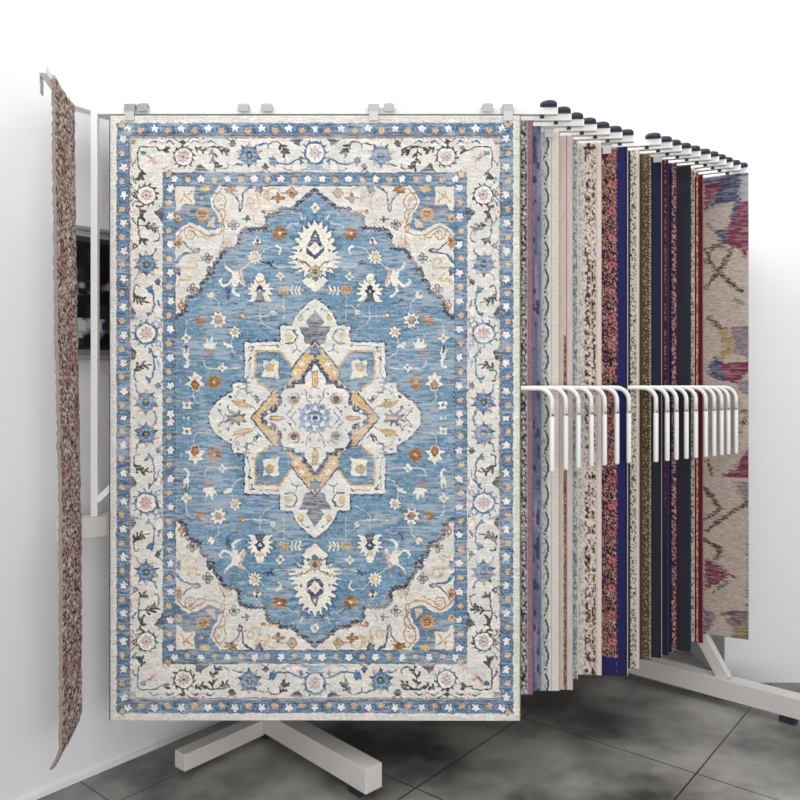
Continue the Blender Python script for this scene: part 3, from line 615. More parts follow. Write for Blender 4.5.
# dark stone tiles laid parallel to the side wall
def floor_material():
    m = bpy.data.materials.new('dark_stone_tiles'); m.use_nodes = True; nt = m.node_tree; b = nt.nodes['Principled BSDF']; L = nt.links.new
    tcn = nt.nodes.new('ShaderNodeTexCoord'); mp = nt.nodes.new('ShaderNodeMapping')
    L(tcn.outputs['Object'], mp.inputs[0])
    ang = math.atan2(AL.y, AL.x)
    mp.vector_type = 'POINT'; mp.inputs['Rotation'].default_value = (0, 0, -ang)
    sx = nt.nodes.new('ShaderNodeSeparateXYZ'); L(mp.outputs[0], sx.inputs[0])
    def joint(src, off):
        a = nt.nodes.new('ShaderNodeMath'); a.operation = 'ADD'; L(src, a.inputs[0]); a.inputs[1].default_value = off
        p = nt.nodes.new('ShaderNodeMath'); p.operation = 'PINGPONG'; L(a.outputs[0], p.inputs[0]); p.inputs[1].default_value = .41
        c = nt.nodes.new('ShaderNodeMath'); c.operation = 'LESS_THAN'; L(p.outputs[0], c.inputs[0]); c.inputs[1].default_value = .003
        return c.outputs[0]
    # local x runs along the wall, local y = -(distance out of it)
    j1 = joint(sx.outputs[0], -3.15 + .82 * 8); j2 = joint(sx.outputs[1], -1.022 + .82 * 8)
    mxm = nt.nodes.new('ShaderNodeMath'); mxm.operation = 'MAXIMUM'; L(j1, mxm.inputs[0]); L(j2, mxm.inputs[1])
    n = nt.nodes.new('ShaderNodeTexNoise'); n.inputs['Scale'].default_value = 1.7; n.inputs['Detail'].default_value = 6; n.inputs['Roughness'].default_value = .55; L(tcn.outputs['Object'], n.inputs['Vector'])
    cr = nt.nodes.new('ShaderNodeValToRGB'); cr.color_ramp.elements[0].position = .38; cr.color_ramp.elements[0].color = srgb(72, 71, 70); cr.color_ramp.elements[1].position = .62; cr.color_ramp.elements[1].color = srgb(166, 164, 158)
    L(n.outputs['Fac'], cr.inputs[0])
    mx = nt.nodes.new('ShaderNodeMix'); mx.data_type = 'RGBA'; L(mxm.outputs[0], mx.inputs[0]); L(cr.outputs[0], mx.inputs[6]); mx.inputs[7].default_value = srgb(40, 40, 42)
    L(mx.outputs[2], b.inputs['Base Color']); b.inputs['Roughness'].default_value = .3
    return m
fl = solid('floor', [(-4.2, -.9), (3.4, -.9), (3.4, corner.y + .1), (-4.2, corner.y + .1)], -.06, 0, floor_material()); tag(fl, kind='structure')
# dark skirting at the foot of the side wall
M_skirt = material('dark_skirting', (58, 58, 60), .5)
a0, a1 = carrier(-3.6, WALL), carrier(tc - .03, WALL)
sk = solid('baseboard_left', [a0 + OUT * .002, a1 + OUT * .002, a1 + OUT * .014, a0 + OUT * .014], .001, .02, M_wall); tag(sk, kind='structure')

# ---------------------------------------------------------------- rack that carries the hinged arms
T_END = PITCH * 18 + .12
rack = empty('rug_display_rack', carrier(1.0)); bpy.context.view_layer.update()
RI = Matrix.Translation(-carrier(1.0))
def rack_part(name, bars, mat=M_beam, **k):
    bm = bmesh.new()
    for (a, b, w_, h_) in bars: add_bar(bm, a, b, w_, h_, **k)
    bmesh.ops.transform(bm, matrix=RI, verts=bm.verts)
    return from_bm(name, bm, mat, rack)
rack_part('upper_beam', [(carrier(-.13, -.035, 2.70), carrier(T_END, -.035, 2.70), .05, .075)], M_white)
rack_part('lower_beam', [(carrier(-.13, -.02, 1.045), carrier(T_END, -.02, 1.045), .075, .078)])
rack_part('floor_beam', [(carrier(.30, .12, .055), carrier(T_END - .3, .12, .055), .07, .07)])
for t in (.80, 2.25):
    rack_part('upright', [(carrier(t, -.095, .0), carrier(t, -.095, 2.70), .055, .055)], up=AL)
def foot(a, b, brace_at, brace_top, post_at):
    """splayed foot from a to b, with a slanting brace between the foot and its short post"""
    a, b = Vector(a), Vector(b); d = (b - a).normalized()
    rack_part('foot', [(a + Vector((0, 0, .085)), b + Vector((0, 0, .085)), .085, .095)])
    for q in (a + d * .04, b - d * .12): rack_part('foot_pad', [(q + Vector((0, 0, .0185)), q + d * .07 + Vector((0, 0, .0185)), .06, .036)], M_black)
    p = a + d * post_at
    rack_part('foot_post', [(p + Vector((0, 0, .13)), p + Vector((0, 0, brace_top + .12)), .05, .05)], up=AL)
    if brace_at: rack_part('brace', [(a + d * brace_at + Vector((0, 0, .125)), p + d * .02 + Vector((0, 0, brace_top)), .045, .06)])
foot((-.66, 3.47, 0), (-.10, 2.88, 0), None, .14, .06)
foot((1.05, 4.285, 0), (1.905, 3.498, 0), .785, .92, .28)
tag(rack, 'white steel floor-standing rack with long beams and splayed feet behind all the rugs', 'display rack')

# ---------------------------------------------------------------- hinged display arms
caps_px = [548.5, 562.3, 575, 588, 601.3, 613.7, 625.7, 652.8, 664.0, 673.2, 683.2, 692.6, 702.6, 711, 718.4, 725.2, 733, 740.5]
caps_off = [279, 272.7, 267, 262, 258, 254, 250.6, 247.2, 243.8, 240.4, 237.4, 234.6, 231.6, 229, 226.2, 223.4, 220.6, 218]   # cap height above the eye line
pages = []
for i, px, off in zip(list(range(7)) + list(range(8, 19)), caps_px, caps_off):
    p = carrier(PITCH * i); y = 2.92 * 279 / off; x = (px - 400) / FPX * y
    pages.append((p, math.atan2(p.y - y, x - p.x), math.hypot(x - p.x, y - p.y) + .02))
def swing_arm(ARM, full=True):
    r = empty('hinged_display_arm', (0, 0, 0))
    B = 0.026
    bm = bmesh.new(); add_bar(bm, (0, 0, ZLOW), (0, 0, ZTOP + .014), B, B, up=Vector((0, 1, 0))); from_bm('post', bm, M_white, r)
    bm = bmesh.new(); add_bar(bm, (.013, 0, ZTOP), (ARM + .015, 0, ZTOP), .024, .028); from_bm('top_bar', bm, M_white, r)
    if not full: return r
    bm = bmesh.new(); zz = ZTOP + .014
    add_lathe(bm, [(.026, zz), (.033, zz + .002), (.0345, zz + .008), (.034, zz + .017), (.030, zz + .022), (.014, zz + .024)], (ARM - .02, 0, 0)); cp = from_bm('end_cap', bm, M_black, r, True)
    bm = bmesh.new(); add_lathe(bm, [(.009, ZTOP - .024), (.009, ZTOP - .018), (.006, ZTOP - .018), (.006, ZTOP - .013)], (ARM - .045, 0, 0), 12); from_bm('screw', bm, M_screw, r, True)
    # bent middle bar
    R = .055; x1 = ARM - .007; pts = [(.44, 0, ZMID)] + [(.4 * k, 0, ZMID) for k in (2, 3, 4)]
    for k in range(0, 10):
        a = math.pi / 2 * k / 9; pts.append((x1 - R + R * math.sin(a), 0, ZMID - R + R * math.cos(a)))
    pts.append((x1, 0, ZMID - .115))
    bm = bmesh.new(); add_tube(bm, pts, .0098, 12); from_bm('bent_bar', bm, M_white, r, True)
    bm = bmesh.new(); add_tube(bm, [(x1, 0, ZMID - .112), (x1, 0, ZMID - .116), (x1, 0, ZMID - .32), (x1, 0, ZMID - .326)], .0115, 14, radii=[.0103, .0108, .0108, .009]); from_bm('hook_sleeve', bm, M_sleeve, r, True)
    bm = bmesh.new(); add_bar(bm, (.008, 0, ZLOW + .06), (.46, 0, ZMID - .003), .016, .024); from_bm('brace', bm, M_white, r)
    bm = bmesh.new(); add_tube(bm, [(x1 + .002, -.0085, ZMID - .105), (x1 + .002, -.0125, ZMID - .105)], .0035, 8); from_bm('rivet', bm, M_screw, r, True)
    return r
def copy_tree(o, parent=None):
    c = o.copy(); COL.objects.link(c)
    if parent: c.parent = parent
    for ch in o.children: copy_tree(ch, c)
    return c
words = ['first', 'second', 'third', 'fourth', 'fifth', 'sixth', 'seventh']
near_l = ['foremost white swing arm, carrying the blue medallion rug', 'second white swing arm from the front, bar behind the grey and mauve rug',
          'third white swing arm from the front, hook bar behind the slate blue rug', 'white swing arm carrying the cream rug with black scrolls',
          'white swing arm carrying the beige rug with a narrow brown stripe', 'white swing arm carrying the grey-green mottled rug',
          'white swing arm carrying the cream rug with dark sprigs, last before the gap', 'white swing arm just after the gap, carrying the rust and royal blue rug',
          'white swing arm carrying the narrow cream rug with black dots', 'white swing arm carrying the olive brown patterned rug',
          'white swing arm carrying the navy rug with a pale edge line', 'white swing arm carrying the dark maroon rug with pink dots', 'white swing arm carrying the navy rug with a speckled orange border',
          'white swing arm carrying the plain slate rug', 'white swing arm carrying the cream speckled strip between slate and red',
          'white swing arm carrying the dark red rug with a golden line', 'white swing arm carrying the plain red rug, last but one of the row', 'rearmost white swing arm, carrying the colourful abstract rug']
for k, (p, th, ln) in enumerate(pages):
    a = swing_arm(ln)
    a.location = p; a.rotation_euler = (0, 0, -th)
    tag(a, near_l[k], 'display arm', 'swing arms of the rug rack')
# the arm turned towards the viewer at far left
a = swing_arm(.30, False); pm = carrier(-PITCH); RTH = math.atan2(.98, .18); a.location = pm; a.rotation_euler = (0, 0, -RTH)
tag(a, 'short white arm at far left, turned toward the viewer with the carved beige rug', 'display arm', 'swing arms of the rug rack')

# ---------------------------------------------------------------- hanging rugs
def build_rug(name, origin, th, u0, us, zt, zs, colors, thick, rim, wave=.004, lean=None, seed=0, bow=None, side=1):
    """woven sheet: us = cell edges along the arm (m, left to right), zs = depths below the top; colors[j, i] per knot"""
    us = np.asarray(us, float); zs = np.asarray(zs, float); nu, nz = len(us), len(zs)
    U, Z = np.meshgrid(us, zs)
    fold = wave * np.sin(U * 5.1 + seed) * np.minimum(Z / .6, 1) + wave * .8 * np.sin(U * 2.3 + Z * 1.7 + seed * 2) * np.minimum(Z / .4, 1)
    xo = np.zeros_like(U) if bow is None else bow(U, Z)
    Yf = -(.018 + thick) - fold * 1.0 - (0 if lean is None else lean(U, Z))
    V = np.stack([U + xo, Yf * side, zt - Z], -1).reshape(-1, 3)
    jj, ii = np.meshgrid(np.arange(nz - 1), np.arange(nu - 1), indexing='ij')
    a = (jj * nu + ii).ravel(); F = np.stack([a, a + nu, a + nu + 1, a + 1], 1)
    nV = len(V); lb = []; 
    back = []
    for j in range(nz):
        back.append(V[j * nu] + (0, thick * side, 0)); back.append(V[j * nu + nu - 1] + (0, thick * side, 0))
    back = np.array(back)
    allV = np.concatenate([V, back]); 
    extra = []; em = []
    for j in range(nz - 1):
        L0, R0, L1, R1 = nV + 2 * j, nV + 2 * j + 1, nV + 2 * j + 2, nV + 2 * j + 3
        extra.append((L0, R0, R1, L1)); em.append(2)
        extra.append((j * nu, L0, L1, (j + 1) * nu)); em.append(1)
        extra.append((j * nu + nu - 1, (j + 1) * nu + nu - 1, R1, R0)); em.append(1)
    extra.append(tuple(range(nu)) + (nV + 1, nV)); em.append(1)
    b0 = (nz - 1) * nu
    extra.append(tuple(range(b0 + nu - 1, b0 - 1, -1)) + (nV + 2 * nz - 2, nV + 2 * nz - 1)); em.append(1)
    if side < 0: F = F[:, ::-1]; extra = [e[::-1] for e in extra]
    me = bpy.data.meshes.new(name)
    nq = len(F); lens = np.concatenate([np.full(nq, 4), [len(e) for e in extra]]).astype(np.int32)
    loops = np.concatenate([F.ravel(), np.concatenate([np.array(e) for e in extra])]).astype(np.int32)
    me.vertices.add(len(allV)); me.vertices.foreach_set('co', allV.ravel().astype(np.float32))
    me.loops.add(len(loops)); me.loops.foreach_set('vertex_index', loops)
    me.polygons.add(len(lens)); me.polygons.foreach_set('loop_start', np.concatenate([[0], np.cumsum(lens)[:-1]]).astype(np.int32))
    try: me.polygons.foreach_set('loop_total', lens)
    except Exception: pass
    me.update(calc_edges=True)
    mi = np.zeros(len(lens), np.int32); mi[nq:] = em
    for m in (M_woven, rim, M_backing): me.materials.append(m)
    me.polygons.foreach_set('material_index', mi)
    at = me.color_attributes.new('yarn', 'FLOAT_COLOR', 'POINT')
    cc = np.ones((len(allV), 4), np.float32); cc[:nV, :3] = colors.reshape(-1, 3); cc[nV:, :3] = .3
    at.data.foreach_set('color', cc.ravel()); me.validate(); me.update()
    o = bpy.data.objects.new(name, me); COL.objects.link(o); o.location = origin; o.rotation_euler = (0, 0, -th)
    return o
M_backing = material('jute_backing', (150, 140, 124), .95)
M_green = material('green_overlocked_edge', (112, 128, 72), .9, noise=.35, nscale=260)
M_olive = material('dark_olive_edge', (78, 82, 60), .9, noise=.3, nscale=260)

pat = medallion_rug()
ph, pw, _ = pat.shape
S0 = 2.92 / FPX; TH = .009
u_l = 110.3; u_r = 519.6; z_t = 115.6; z_b = 720.6
dep = 2.92 - .027
us = ((np.linspace(u_l, u_r, pw) - 400) / FPX * dep) - P0.x
zs = (np.linspace(z_t, z_b, ph) - HOR) / FPX * dep; ztop = CAMH - zs[0]; zs = zs - zs[0]
main = build_rug('medallion_rug', P0, pages[0][1], 0, us, ztop, zs, pat, TH, M_olive, wave=.0012)
def edge_tube(parent, name, u, side, mat, r=.0045):
    bm = bmesh.new(); pts = [(u + side * .001, -(.018 + TH * .5) , ztop - z) for z in np.linspace(.0, zs[-1], 30)]
    add_tube(bm, pts, r, 8); return from_bm(name, bm, mat, parent, True)
e1 = edge_tube(main, 'edge_binding', us[-1], 1, M_green); e1['label'] = 'light green stitched edge'
e2 = edge_tube(main, 'edge_binding', us[0], -1, M_olive); e2['label'] = 'dark olive stitched edge'
bm = bmesh.new(); add_tube(bm, [(u, -(.018 + TH * .5), ztop) for u in np.linspace(us[0], us[-1], 20)], .0045, 8); e3 = from_bm('edge_binding', bm, M_olive, main, True)
tag(main, 'large blue and cream floral medallion rug hanging at the front of the rack', 'rug')

# --- strip patterns for the rugs behind; U = photo-scale units from the right edge, V = units from the top
def mix(a, b, t): t = np.clip(t, 0, 1)[..., None]; return a * (1 - t) + b * t
def fill(U, V, c): return np.broadcast_to(lin(c), U.shape + (3,)).copy()
def grain(C, U, V, amt, seed=0, sx=1.2, sy=1.0):
    return C * (1 + amt * 2 * (vnoise(U / sx, V / sy, seed) - .5))[..., None]
def band(C, U, V, a, b, col): m = ((U >= a) & (U < b)); C[m] = lin(col); return m
def speck(C, U, V, m, col, sx, sy, thr, seed, soft=.06):
    sx, sy = sx * .85, sy * .82
    n = vnoise(U / sx, V / sy, seed) * .65 + vnoise(U / (sx * .5), V / (sy * .5), seed + 3) * .35
    t = np.clip((n - thr) / soft, 0, 1) * m
    return mix(C, lin(col), t)
def dots(C, U, V, cx, per, r, col, ph=0, n=6, dep=.3, sx=1):
    dy = (V + ph) % per - per / 2; dx = (U - cx) * sx; d = np.hypot(dx, dy); a = np.arctan2(dy, dx)
    C[d < r * (1 - dep * (.5 - .5 * np.cos(n * a)))] = lin(col)
def p2(U, V):   # grey-white floral border, mauve edge
    C = fill(U, V, (142, 114, 124)); C = grain(C, U, V, .28, 1); m = band(C, U, V, 6.2, 14, (150, 148, 150))
    C = speck(C, U, V, m, (52, 50, 56), 2.2, 3.0, .47, 5); C = speck(C, U, V, m, (206, 204, 206), 1.8, 2.6, .62, 9)
    for ph in (0,): dots(C, U, V, 9.5, 15, 3.4, (70, 68, 74), ph); dots(C, U, V, 9.5, 15, 2.0, (190, 188, 190), ph)
    band(C, U, V, 5.4, 6.2, (176, 150, 158)); band(C, U, V, 0, 1.2, (104, 60, 82)); m = U > 14
    return speck(C, U, V, m, (90, 90, 100), 4, 5, .5, 6)
def p3(U, V):
    C = fill(U, V, (104, 108, 132)); n = vnoise(U / 3, V / 30, 4)
    C = mix(C, lin((146, 138, 158)), (n - .35) * 1.8); C = mix(C, lin((84, 116, 132)), (vnoise(U / 6, V / 60, 8) - .6) * 3 * (V > 220)); C = grain(C, U, V, .25, 3)
    return speck(C, U, V, U > 1.5, (70, 72, 96), 5, 8, .6, 14)
def p4(U, V):   # pale rug with dark scalloped scroll
    C = fill(U, V, (214, 208, 200)); band(C, U, V, 11, 99, (186, 190, 186)); C = speck(C, U, V, U > 11, (132, 138, 138), 1.4, 2.0, .62, 2)
    per = 27.; t = (V % per) / per; xc = 14.2 - 3.0 * np.sin(np.pi * np.clip((t - .12) / .7, 0, 1)); on = (t > .10) & (t < .84)
    C[(np.abs(U - xc) < .85) & on & (U > 10)] = lin((44, 42, 46)); C[(np.hypot(U - 15, (V % per) - per * .94) < 1.1)] = lin((60, 58, 62))
    C[(np.abs(U - 9.6) < .35) & ((V % 2.4) < 1.3)] = lin((150, 146, 140)); C[(np.abs(U - 8.2) < .2)] = lin((176, 170, 164)); band(C, U, V, 0, .9, (150, 138, 128))
    return grain(C, U, V, .10, 5)
def p5(U, V):
    C = fill(U, V, (203, 188, 182)); C = grain(C, U, V, .08, 6, 2, 6); m = (U > 6.6) & (U < 9.6) & (V > 200)
    C[m] = lin((98, 78, 66)); C = speck(C, U, V, m, (170, 150, 130), 1, 1.4, .56, 4); C[(U > 6.2) & (U < 6.7)] = lin((128, 106, 96)); band(C, U, V, 0, .8, (160, 145, 138)); return C
def p6(U, V):
    C = fill(U, V, (168, 178, 174)); C = speck(C, U, V, U > .8, (112, 128, 130), 1.7, 2.4, .47, 7); C = speck(C, U, V, U > .8, (82, 122, 128), 2.4, 6, .60, 12); C = speck(C, U, V, U > .8, (206, 206, 198), 1.3, 2, .64, 17)
    band(C, U, V, 0, .9, (196, 200, 192)); return C
def p7(U, V):   # cream rug, dark sprigs
    C = fill(U, V, (212, 202, 192)); C = grain(C, U, V, .10, 9); m = (U > 5.2) & (U < 18)
    g = vnoise(U * 0, V / 34, 3) * .16
    n = vnoise(U / 1.7, V / 2.5, 31) * .6 + vnoise(U / .9, V / 1.2, 32) * .4 + g
    lane = (np.abs(U - 8) < 2.2) | (np.abs(U - 14) < 3.2)
    C = mix(C, lin((62, 48, 44)), np.clip((n - .60) / .05, 0, 1) * (m & lane)); C = speck(C, U, V, m, (158, 120, 104), 1.6, 2.0, .64, 40)
    C = speck(C, U, V, (U > 18) & (U < 23), (150, 156, 150), 1.5, 2, .55, 22); band(C, U, V, 4.6, 5.0, (190, 170, 160)); band(C, U, V, 0, .8, (190, 178, 170))
    C[(U > 6) & (U < 18) & (V > 3) & (V < 6)] = lin((66, 50, 48)); return C
def p8(U, V):   # rust flowers on navy, royal blue outer border, white edge
    C = fill(U, V, (58, 34, 40)); m = U > 12
    C = speck(C, U, V, m, (142, 96, 84), 1.4, 1.7, .55, 51); C = speck(C, U, V, m, (34, 32, 70), 2.6, 3.2, .60, 52); C = speck(C, U, V, m, (206, 166, 150), 1.0, 1.2, .64, 53)
    C = mix(C, lin((146, 116, 86)), np.clip((vnoise(U / 3, V / 7, 55) - .5) * 3, 0, .5) * ((V > 455) | (V < 60)) * m)
    dots(C, U, V, 16.4, 27.0, 5.6, (120, 40, 52), 4, 8, .5); dots(C, U, V, 16.4, 27.0, 4.0, (186, 132, 120), 4, 8, .55); dots(C, U, V, 16.4, 27.0, 1.6, (120, 30, 44), 4, 6)
    dots(C, U, V, 12.8, 27.0, 1.2, (206, 160, 146), 12, 4); dots(C, U, V, 12.4, 13.5, .9, (176, 120, 116), 2, 4)
    dots(C, U, V, 22.5, 27.0, 3.0, (40, 34, 84), 16, 6, .5); dots(C, U, V, 22.5, 27.0, 1.4, (214, 120, 100), 16, 6, .5)
    mm = (U <= 12) & (U > 1.6); C[mm & (U < 11.6)] = lin((40, 42, 88)); C[(U <= 11.9) & (U > 1.6)] = lin((40, 42, 88)); C = speck(C, U, V, (U > 10.5) & (U < 12.6), (190, 100, 110), 1.2, 1.8, .60, 58)
    band(C, U, V, 1.0, 2.6, (26, 28, 46)); band(C, U, V, 0, 1.0, (214, 208, 200)); C[(V > 512) & (U > 12)] = lin((40, 42, 88)); return grain(C, U, V, .12, 60)
def p9(U, V):
    C = fill(U, V, (206, 196, 184)); m = (U > 3.4) & (U < 9); C = speck(C, U, V, m, (70, 66, 62), 1.0, 1.3, .54, 61); band(C, U, V, 9, 13, (44, 46, 58)); band(C, U, V, 3.0, 3.4, (120, 108, 96)); band(C, U, V, 0, .6, (150, 138, 120)); return C
def p10(U, V):
    C = fill(U, V, (78, 66, 52)); m = (U > 1.5) & (U < 8.2); C = speck(C, U, V, m, (146, 132, 106), 1.0, 1.2, .58, 71); dots(C, U, V, 5, 13, 2.6, (58, 50, 42), 0, 8, .3); dots(C, U, V, 5, 13, 1.2, (160, 140, 110)); C[(U < 1.5) & (((U + V) % 3) < 1.2)] = lin((196, 180, 150)); return C
def p11(U, V):
    C = fill(U, V, (38, 44, 66)); C = mix(C, lin((44, 46, 54)), (V - 120) / 150); C = grain(C, U, V, .08, 2, 2, 20); band(C, U, V, 1.6, 2.8, (28, 28, 38)); band(C, U, V, 0, .9, (168, 160, 170)); return C
def p12(U, V):
    C = fill(U, V, (64, 36, 46)); C = speck(C, U, V, np.abs(U - 3.2) < .7, (150, 112, 124), .8, 1.4, .55, 44); band(C, U, V, 7, 12, (132, 124, 136)); band(C, U, V, 5.4, 7, (44, 32, 44)); C = mix(C, lin((36, 38, 56)), (V - 250) / 130); band(C, U, V, 0, .5, (90, 60, 70)); return grain(C, U, V, .1, 3)
def p13(U, V):
    C = fill(U, V, (34, 34, 64)); m = (U > .6) & (U < 5); C = speck(C, U, V, m, (180, 146, 144), .8, 1.1, .60, 81); C = speck(C, U, V, m, (200, 156, 116), .9, 1.2, .66, 82); band(C, U, V, 0, .6, (100, 40, 50)); return C
def p14(U, V):
    C = fill(U, V, (44, 46, 54)); C = grain(C, U, V, .07, 5, 3, 30); band(C, U, V, 0, 1.4, (36, 52, 66)); band(C, U, V, 11, 14, (58, 40, 52)); return C
def p15(U, V):
    C = fill(U, V, (190, 182, 172)); C = speck(C, U, V, U > .6, (96, 60, 62), 1.0, 1.4, .5, 91); return C
def p16(U, V):
    C = fill(U, V, (76, 30, 40)); m = (U > .8) & (U < 2.6); C[m] = lin((150, 100, 84)); return speck(C, U, V, m, (214, 180, 150), 1.0, 1.5, .52, 95)
def p17(U, V):
    C = fill(U, V, (92, 30, 44)); C = grain(C, U, V, .15, 6, 1.5, 12); band(C, U, V, 0, .5, (168, 110, 116)); return C

AB = None
def abstract_rug():
    """colourful rug: streaked lozenges on greige; canvas in photo-scale units x 700..748, y 176..642"""
    BG = (174, 160, 150); MA = (114, 54, 74); BL = (62, 74, 104); BW = (84, 70, 58); GP = (122, 116, 124); GO = (160, 136, 96)
    c = Canvas(690, 170, 750, 650, 4, np.array(BG, np.float32))
    c.frame(620, 110, 5.333)
    c.poly([(400, 300), (700, 300), (700, 380), (400, 390)], (70, 74, 104)); c.poly([(555, 350), (645, 350), (655, 430), (640, 495), (500, 508), (450, 540), (520, 440)], BL); c.poly([(440, 395), (548, 385), (500, 470), (440, 535)], MA); c.poly([(640, 370), (700, 370), (700, 500), (640, 480)], (150, 150, 156))
    c.poly([(610, 505), (645, 495), (600, 600), (560, 725), (528, 690), (560, 640)], BL); c.poly([(640, 505), (720, 500), (720, 770), (660, 750), (565, 715), (580, 620)], MA); c.line([(450, 600), (510, 650), (540, 690)], 3, GP)
    c.line([(440, 740), (500, 720), (560, 745)], 2.4, BW)
    c.frame(630, 230, 5.333)
    c.poly([(500, 20), (540, -20), (660, -20), (660, 60), (605, 165), (585, 110), (530, 95)], MA); c.poly([(450, 0), (520, 0), (500, 80), (480, 60)], BL)
    c.line([(395, 165), (430, 95), (490, 70)], 3, BW); c.line([(535, 110), (490, 190), (395, 305)], 4.2, BW); c.line([(400, 120), (450, 210), (520, 270), (595, 330)], 4.0, BW); c.line([(410, 460), (490, 525)], 4, BW); c.line([(560, 370), (600, 390)], 4, GP)
    c.poly([(530, 510), (700, 510), (700, 700), (560, 650)], GP); c.poly([(460, 530), (520, 520), (552, 640), (500, 680), (465, 700), (500, 610)], GO)
    c.poly([(465, 655), (410, 715), (410, 760), (460, 790), (540, 800), (480, 690)], BL); c.poly([(480, 715), (640, 690), (620, 760), (560, 810), (510, 790)], MA)
    c.frame(630, 360, 5.714)
    c.poly([(500, 10), (660, 0), (620, 90), (560, 115)], MA); c.poly([(590, 120), (700, 100), (700, 190), (640, 180)], GP)
    c.line([(620, 290), (650, 270), (670, 300), (650, 350), (630, 330)], 2.6, BW); c.line([(600, 400), (640, 390)], 1.5, GP)
    c.poly([(690, 440), (700, 440), (700, 650), (525, 645), (600, 590)], MA); c.poly([(590, 670), (700, 670), (700, 830), (640, 760)], GP); c.line([(430, 560), (465, 640)], 3.5, BW); c.line([(430, 720), (485, 800)], 4.5, BW)
    c.frame(640, 480, 6.154)
    c.line([(385, 30), (490, 150), (395, 225)], 4, BW); c.line([(670, 105), (570, 160), (405, 290)], 4, BW); c.line([(390, 345), (495, 400), (465, 455)], 4.5, BW); c.poly([(385, 470), (490, 500), (530, 565), (390, 670)], MA); c.line([(410, 470), (540, 545), (590, 560)], 2, BW); c.line([(540, 590), (440, 670)], 2.4, BW)
    c.poly([(665, 100), (720, 100), (720, 740), (660, 720)], (104, 104, 110)); c.line([(510, 790), (600, 770), (700, 760)], 4, (100, 84, 84))
    c.frame(620, 600, 5.333)
    c.poly([(555, 70), (620, 30), (700, 20), (700, 230), (640, 210), (580, 190), (600, 130)], (118, 104, 104)); c.poly([(620, 100), (680, 100), (660, 180), (620, 160)], (140, 126, 88)); c.poly([(430, 20), (505, 50), (470, 130), (450, 190), (430, 190)], (106, 98, 106))
    a = c.a; h, w, _ = a.shape; Y, X = np.mgrid[0:h, 0:w]
    j = ((vnoise(X * 0, Y / 1.8, 5) - .5) * 22 + (vnoise(X / 20, Y / 1.9, 6) - .5) * 30).astype(int)
    a = a[Y, np.clip(X + j, 0, w - 1)]
    st = np.clip((vnoise(X / 26, Y / 1.7, 31) - .52) * 3.2, 0, .55)[..., None]; dk = np.clip((vnoise(X / 22, Y / 1.6, 33) - .62) * 3, 0, .4)[..., None]
    far = (np.abs(a - np.array(BG)).sum(2) > 40)[..., None]
    a = a * (1 - st * far) + np.array(BG) * st * far; a = a * (1 - dk * (.3 + .7 * far)) + np.array((66, 52, 56)) * dk * (.3 + .7 * far)
    a = lin(a) * (1 + .30 * (vnoise(X / 14, Y / 2, 7) - .5) + .35 * (vnoise(X / 5, Y / 2.4, 9) - .5))[..., None]
    return a
def p18(U, V):
    global AB
    if AB is None: AB = abstract_rug()
    x = np.clip(((748 - U) - 690) * 4, 0, AB.shape[1] - 1).astype(int); y = np.clip((V * .97 + 177 - 170) * 4, 0, AB.shape[0] - 1).astype(int)
    C = AB[y, x]; m = U > 57
    C[m] = (lin((174, 160, 150)) * (1 + .5 * (vnoise(U / 4, V / 3, 3) - .5))[..., None])[m]
    return C

# (right edge px, bottom px, painter, edge colour, name, label, width)
RUGS = [
 (533.0, 694, p2, (104, 76, 90), 'mauve edged rug of grey floral pattern, directly behind the blue medallion rug'),
 (541.2, 691, p3, (84, 84, 106), 'narrow slate blue and lilac rug between the mauve edge and the cream scroll rug'),
 (559.6, 691, p4, (170, 156, 144), 'pale cream rug with a black scalloped scroll border'),
 (573.0, 690, p5, (176, 160, 150), 'plain beige pink rug with a thin brown stripe low on its left'),
 (577.8, 679, p6, (180, 184, 176), 'mottled grey-green rug showing as a narrow strip'),
 (601.5, 675, p7, (196, 184, 172), 'cream rug with dark brown sprigs and a plain cream border'),
 (628.0, 676, p8, (214, 208, 200), 'rust red floral rug with a royal blue border and white edge'),
 (639.6, 669, p9, (186, 176, 162), 'narrow cream rug with a black dotted border beside the royal blue rug'),
 (651.0, 660, p10, (90, 78, 60), 'olive brown rug with a dense small gold pattern'),
 (662.0, 658, p11, (150, 144, 154), 'plain dark navy rug with a thin pale edge line'),
 (668.5, 655, p12, (60, 36, 46), 'dark maroon rug with a line of pink dots'),
 (676.6, 653, p13, (84, 36, 46), 'navy rug with a border of orange and pink specks'),
 (691.0, 651, p14, (44, 58, 70), 'plain dark slate rug with a blue-green edge'),
 (694.6, 642, p15, (160, 150, 140), 'thin strip of cream speckled rug between the slate and the red rugs'),
 (698.6, 642, p16, (90, 36, 46), 'dark red rug with a narrow golden line'),
 (703.2, 643, p17, (100, 38, 52), 'plain deep red rug beside the colourful abstract rug'),
 (748.5, 640, p18, (120, 110, 112), 'colourful abstract rug of maroon, blue and greige blotches, rearmost of the row'),
]
WIDTH = [1.6, 1.6, 1.6, 1.6, 1.5, 1.55, 1.6, 1.5, 1.5, 1.5, 1.45, 1.45, 1.5, 1.45, 1.45, 1.45, 1.6]
RUGN = ['mauve_edged_rug', 'slate_blue_rug', 'scroll_border_rug', 'beige_rug', 'mottled_rug', 'sprig_rug', 'rust_floral_rug', 'dotted_border_rug', 'olive_rug', 'navy_rug', 'maroon_rug', 'speckled_border_rug', 'slate_rug', 'speckled_rug', 'dark_red_rug', 'red_rug', 'abstract_rug']
CLIPS = []
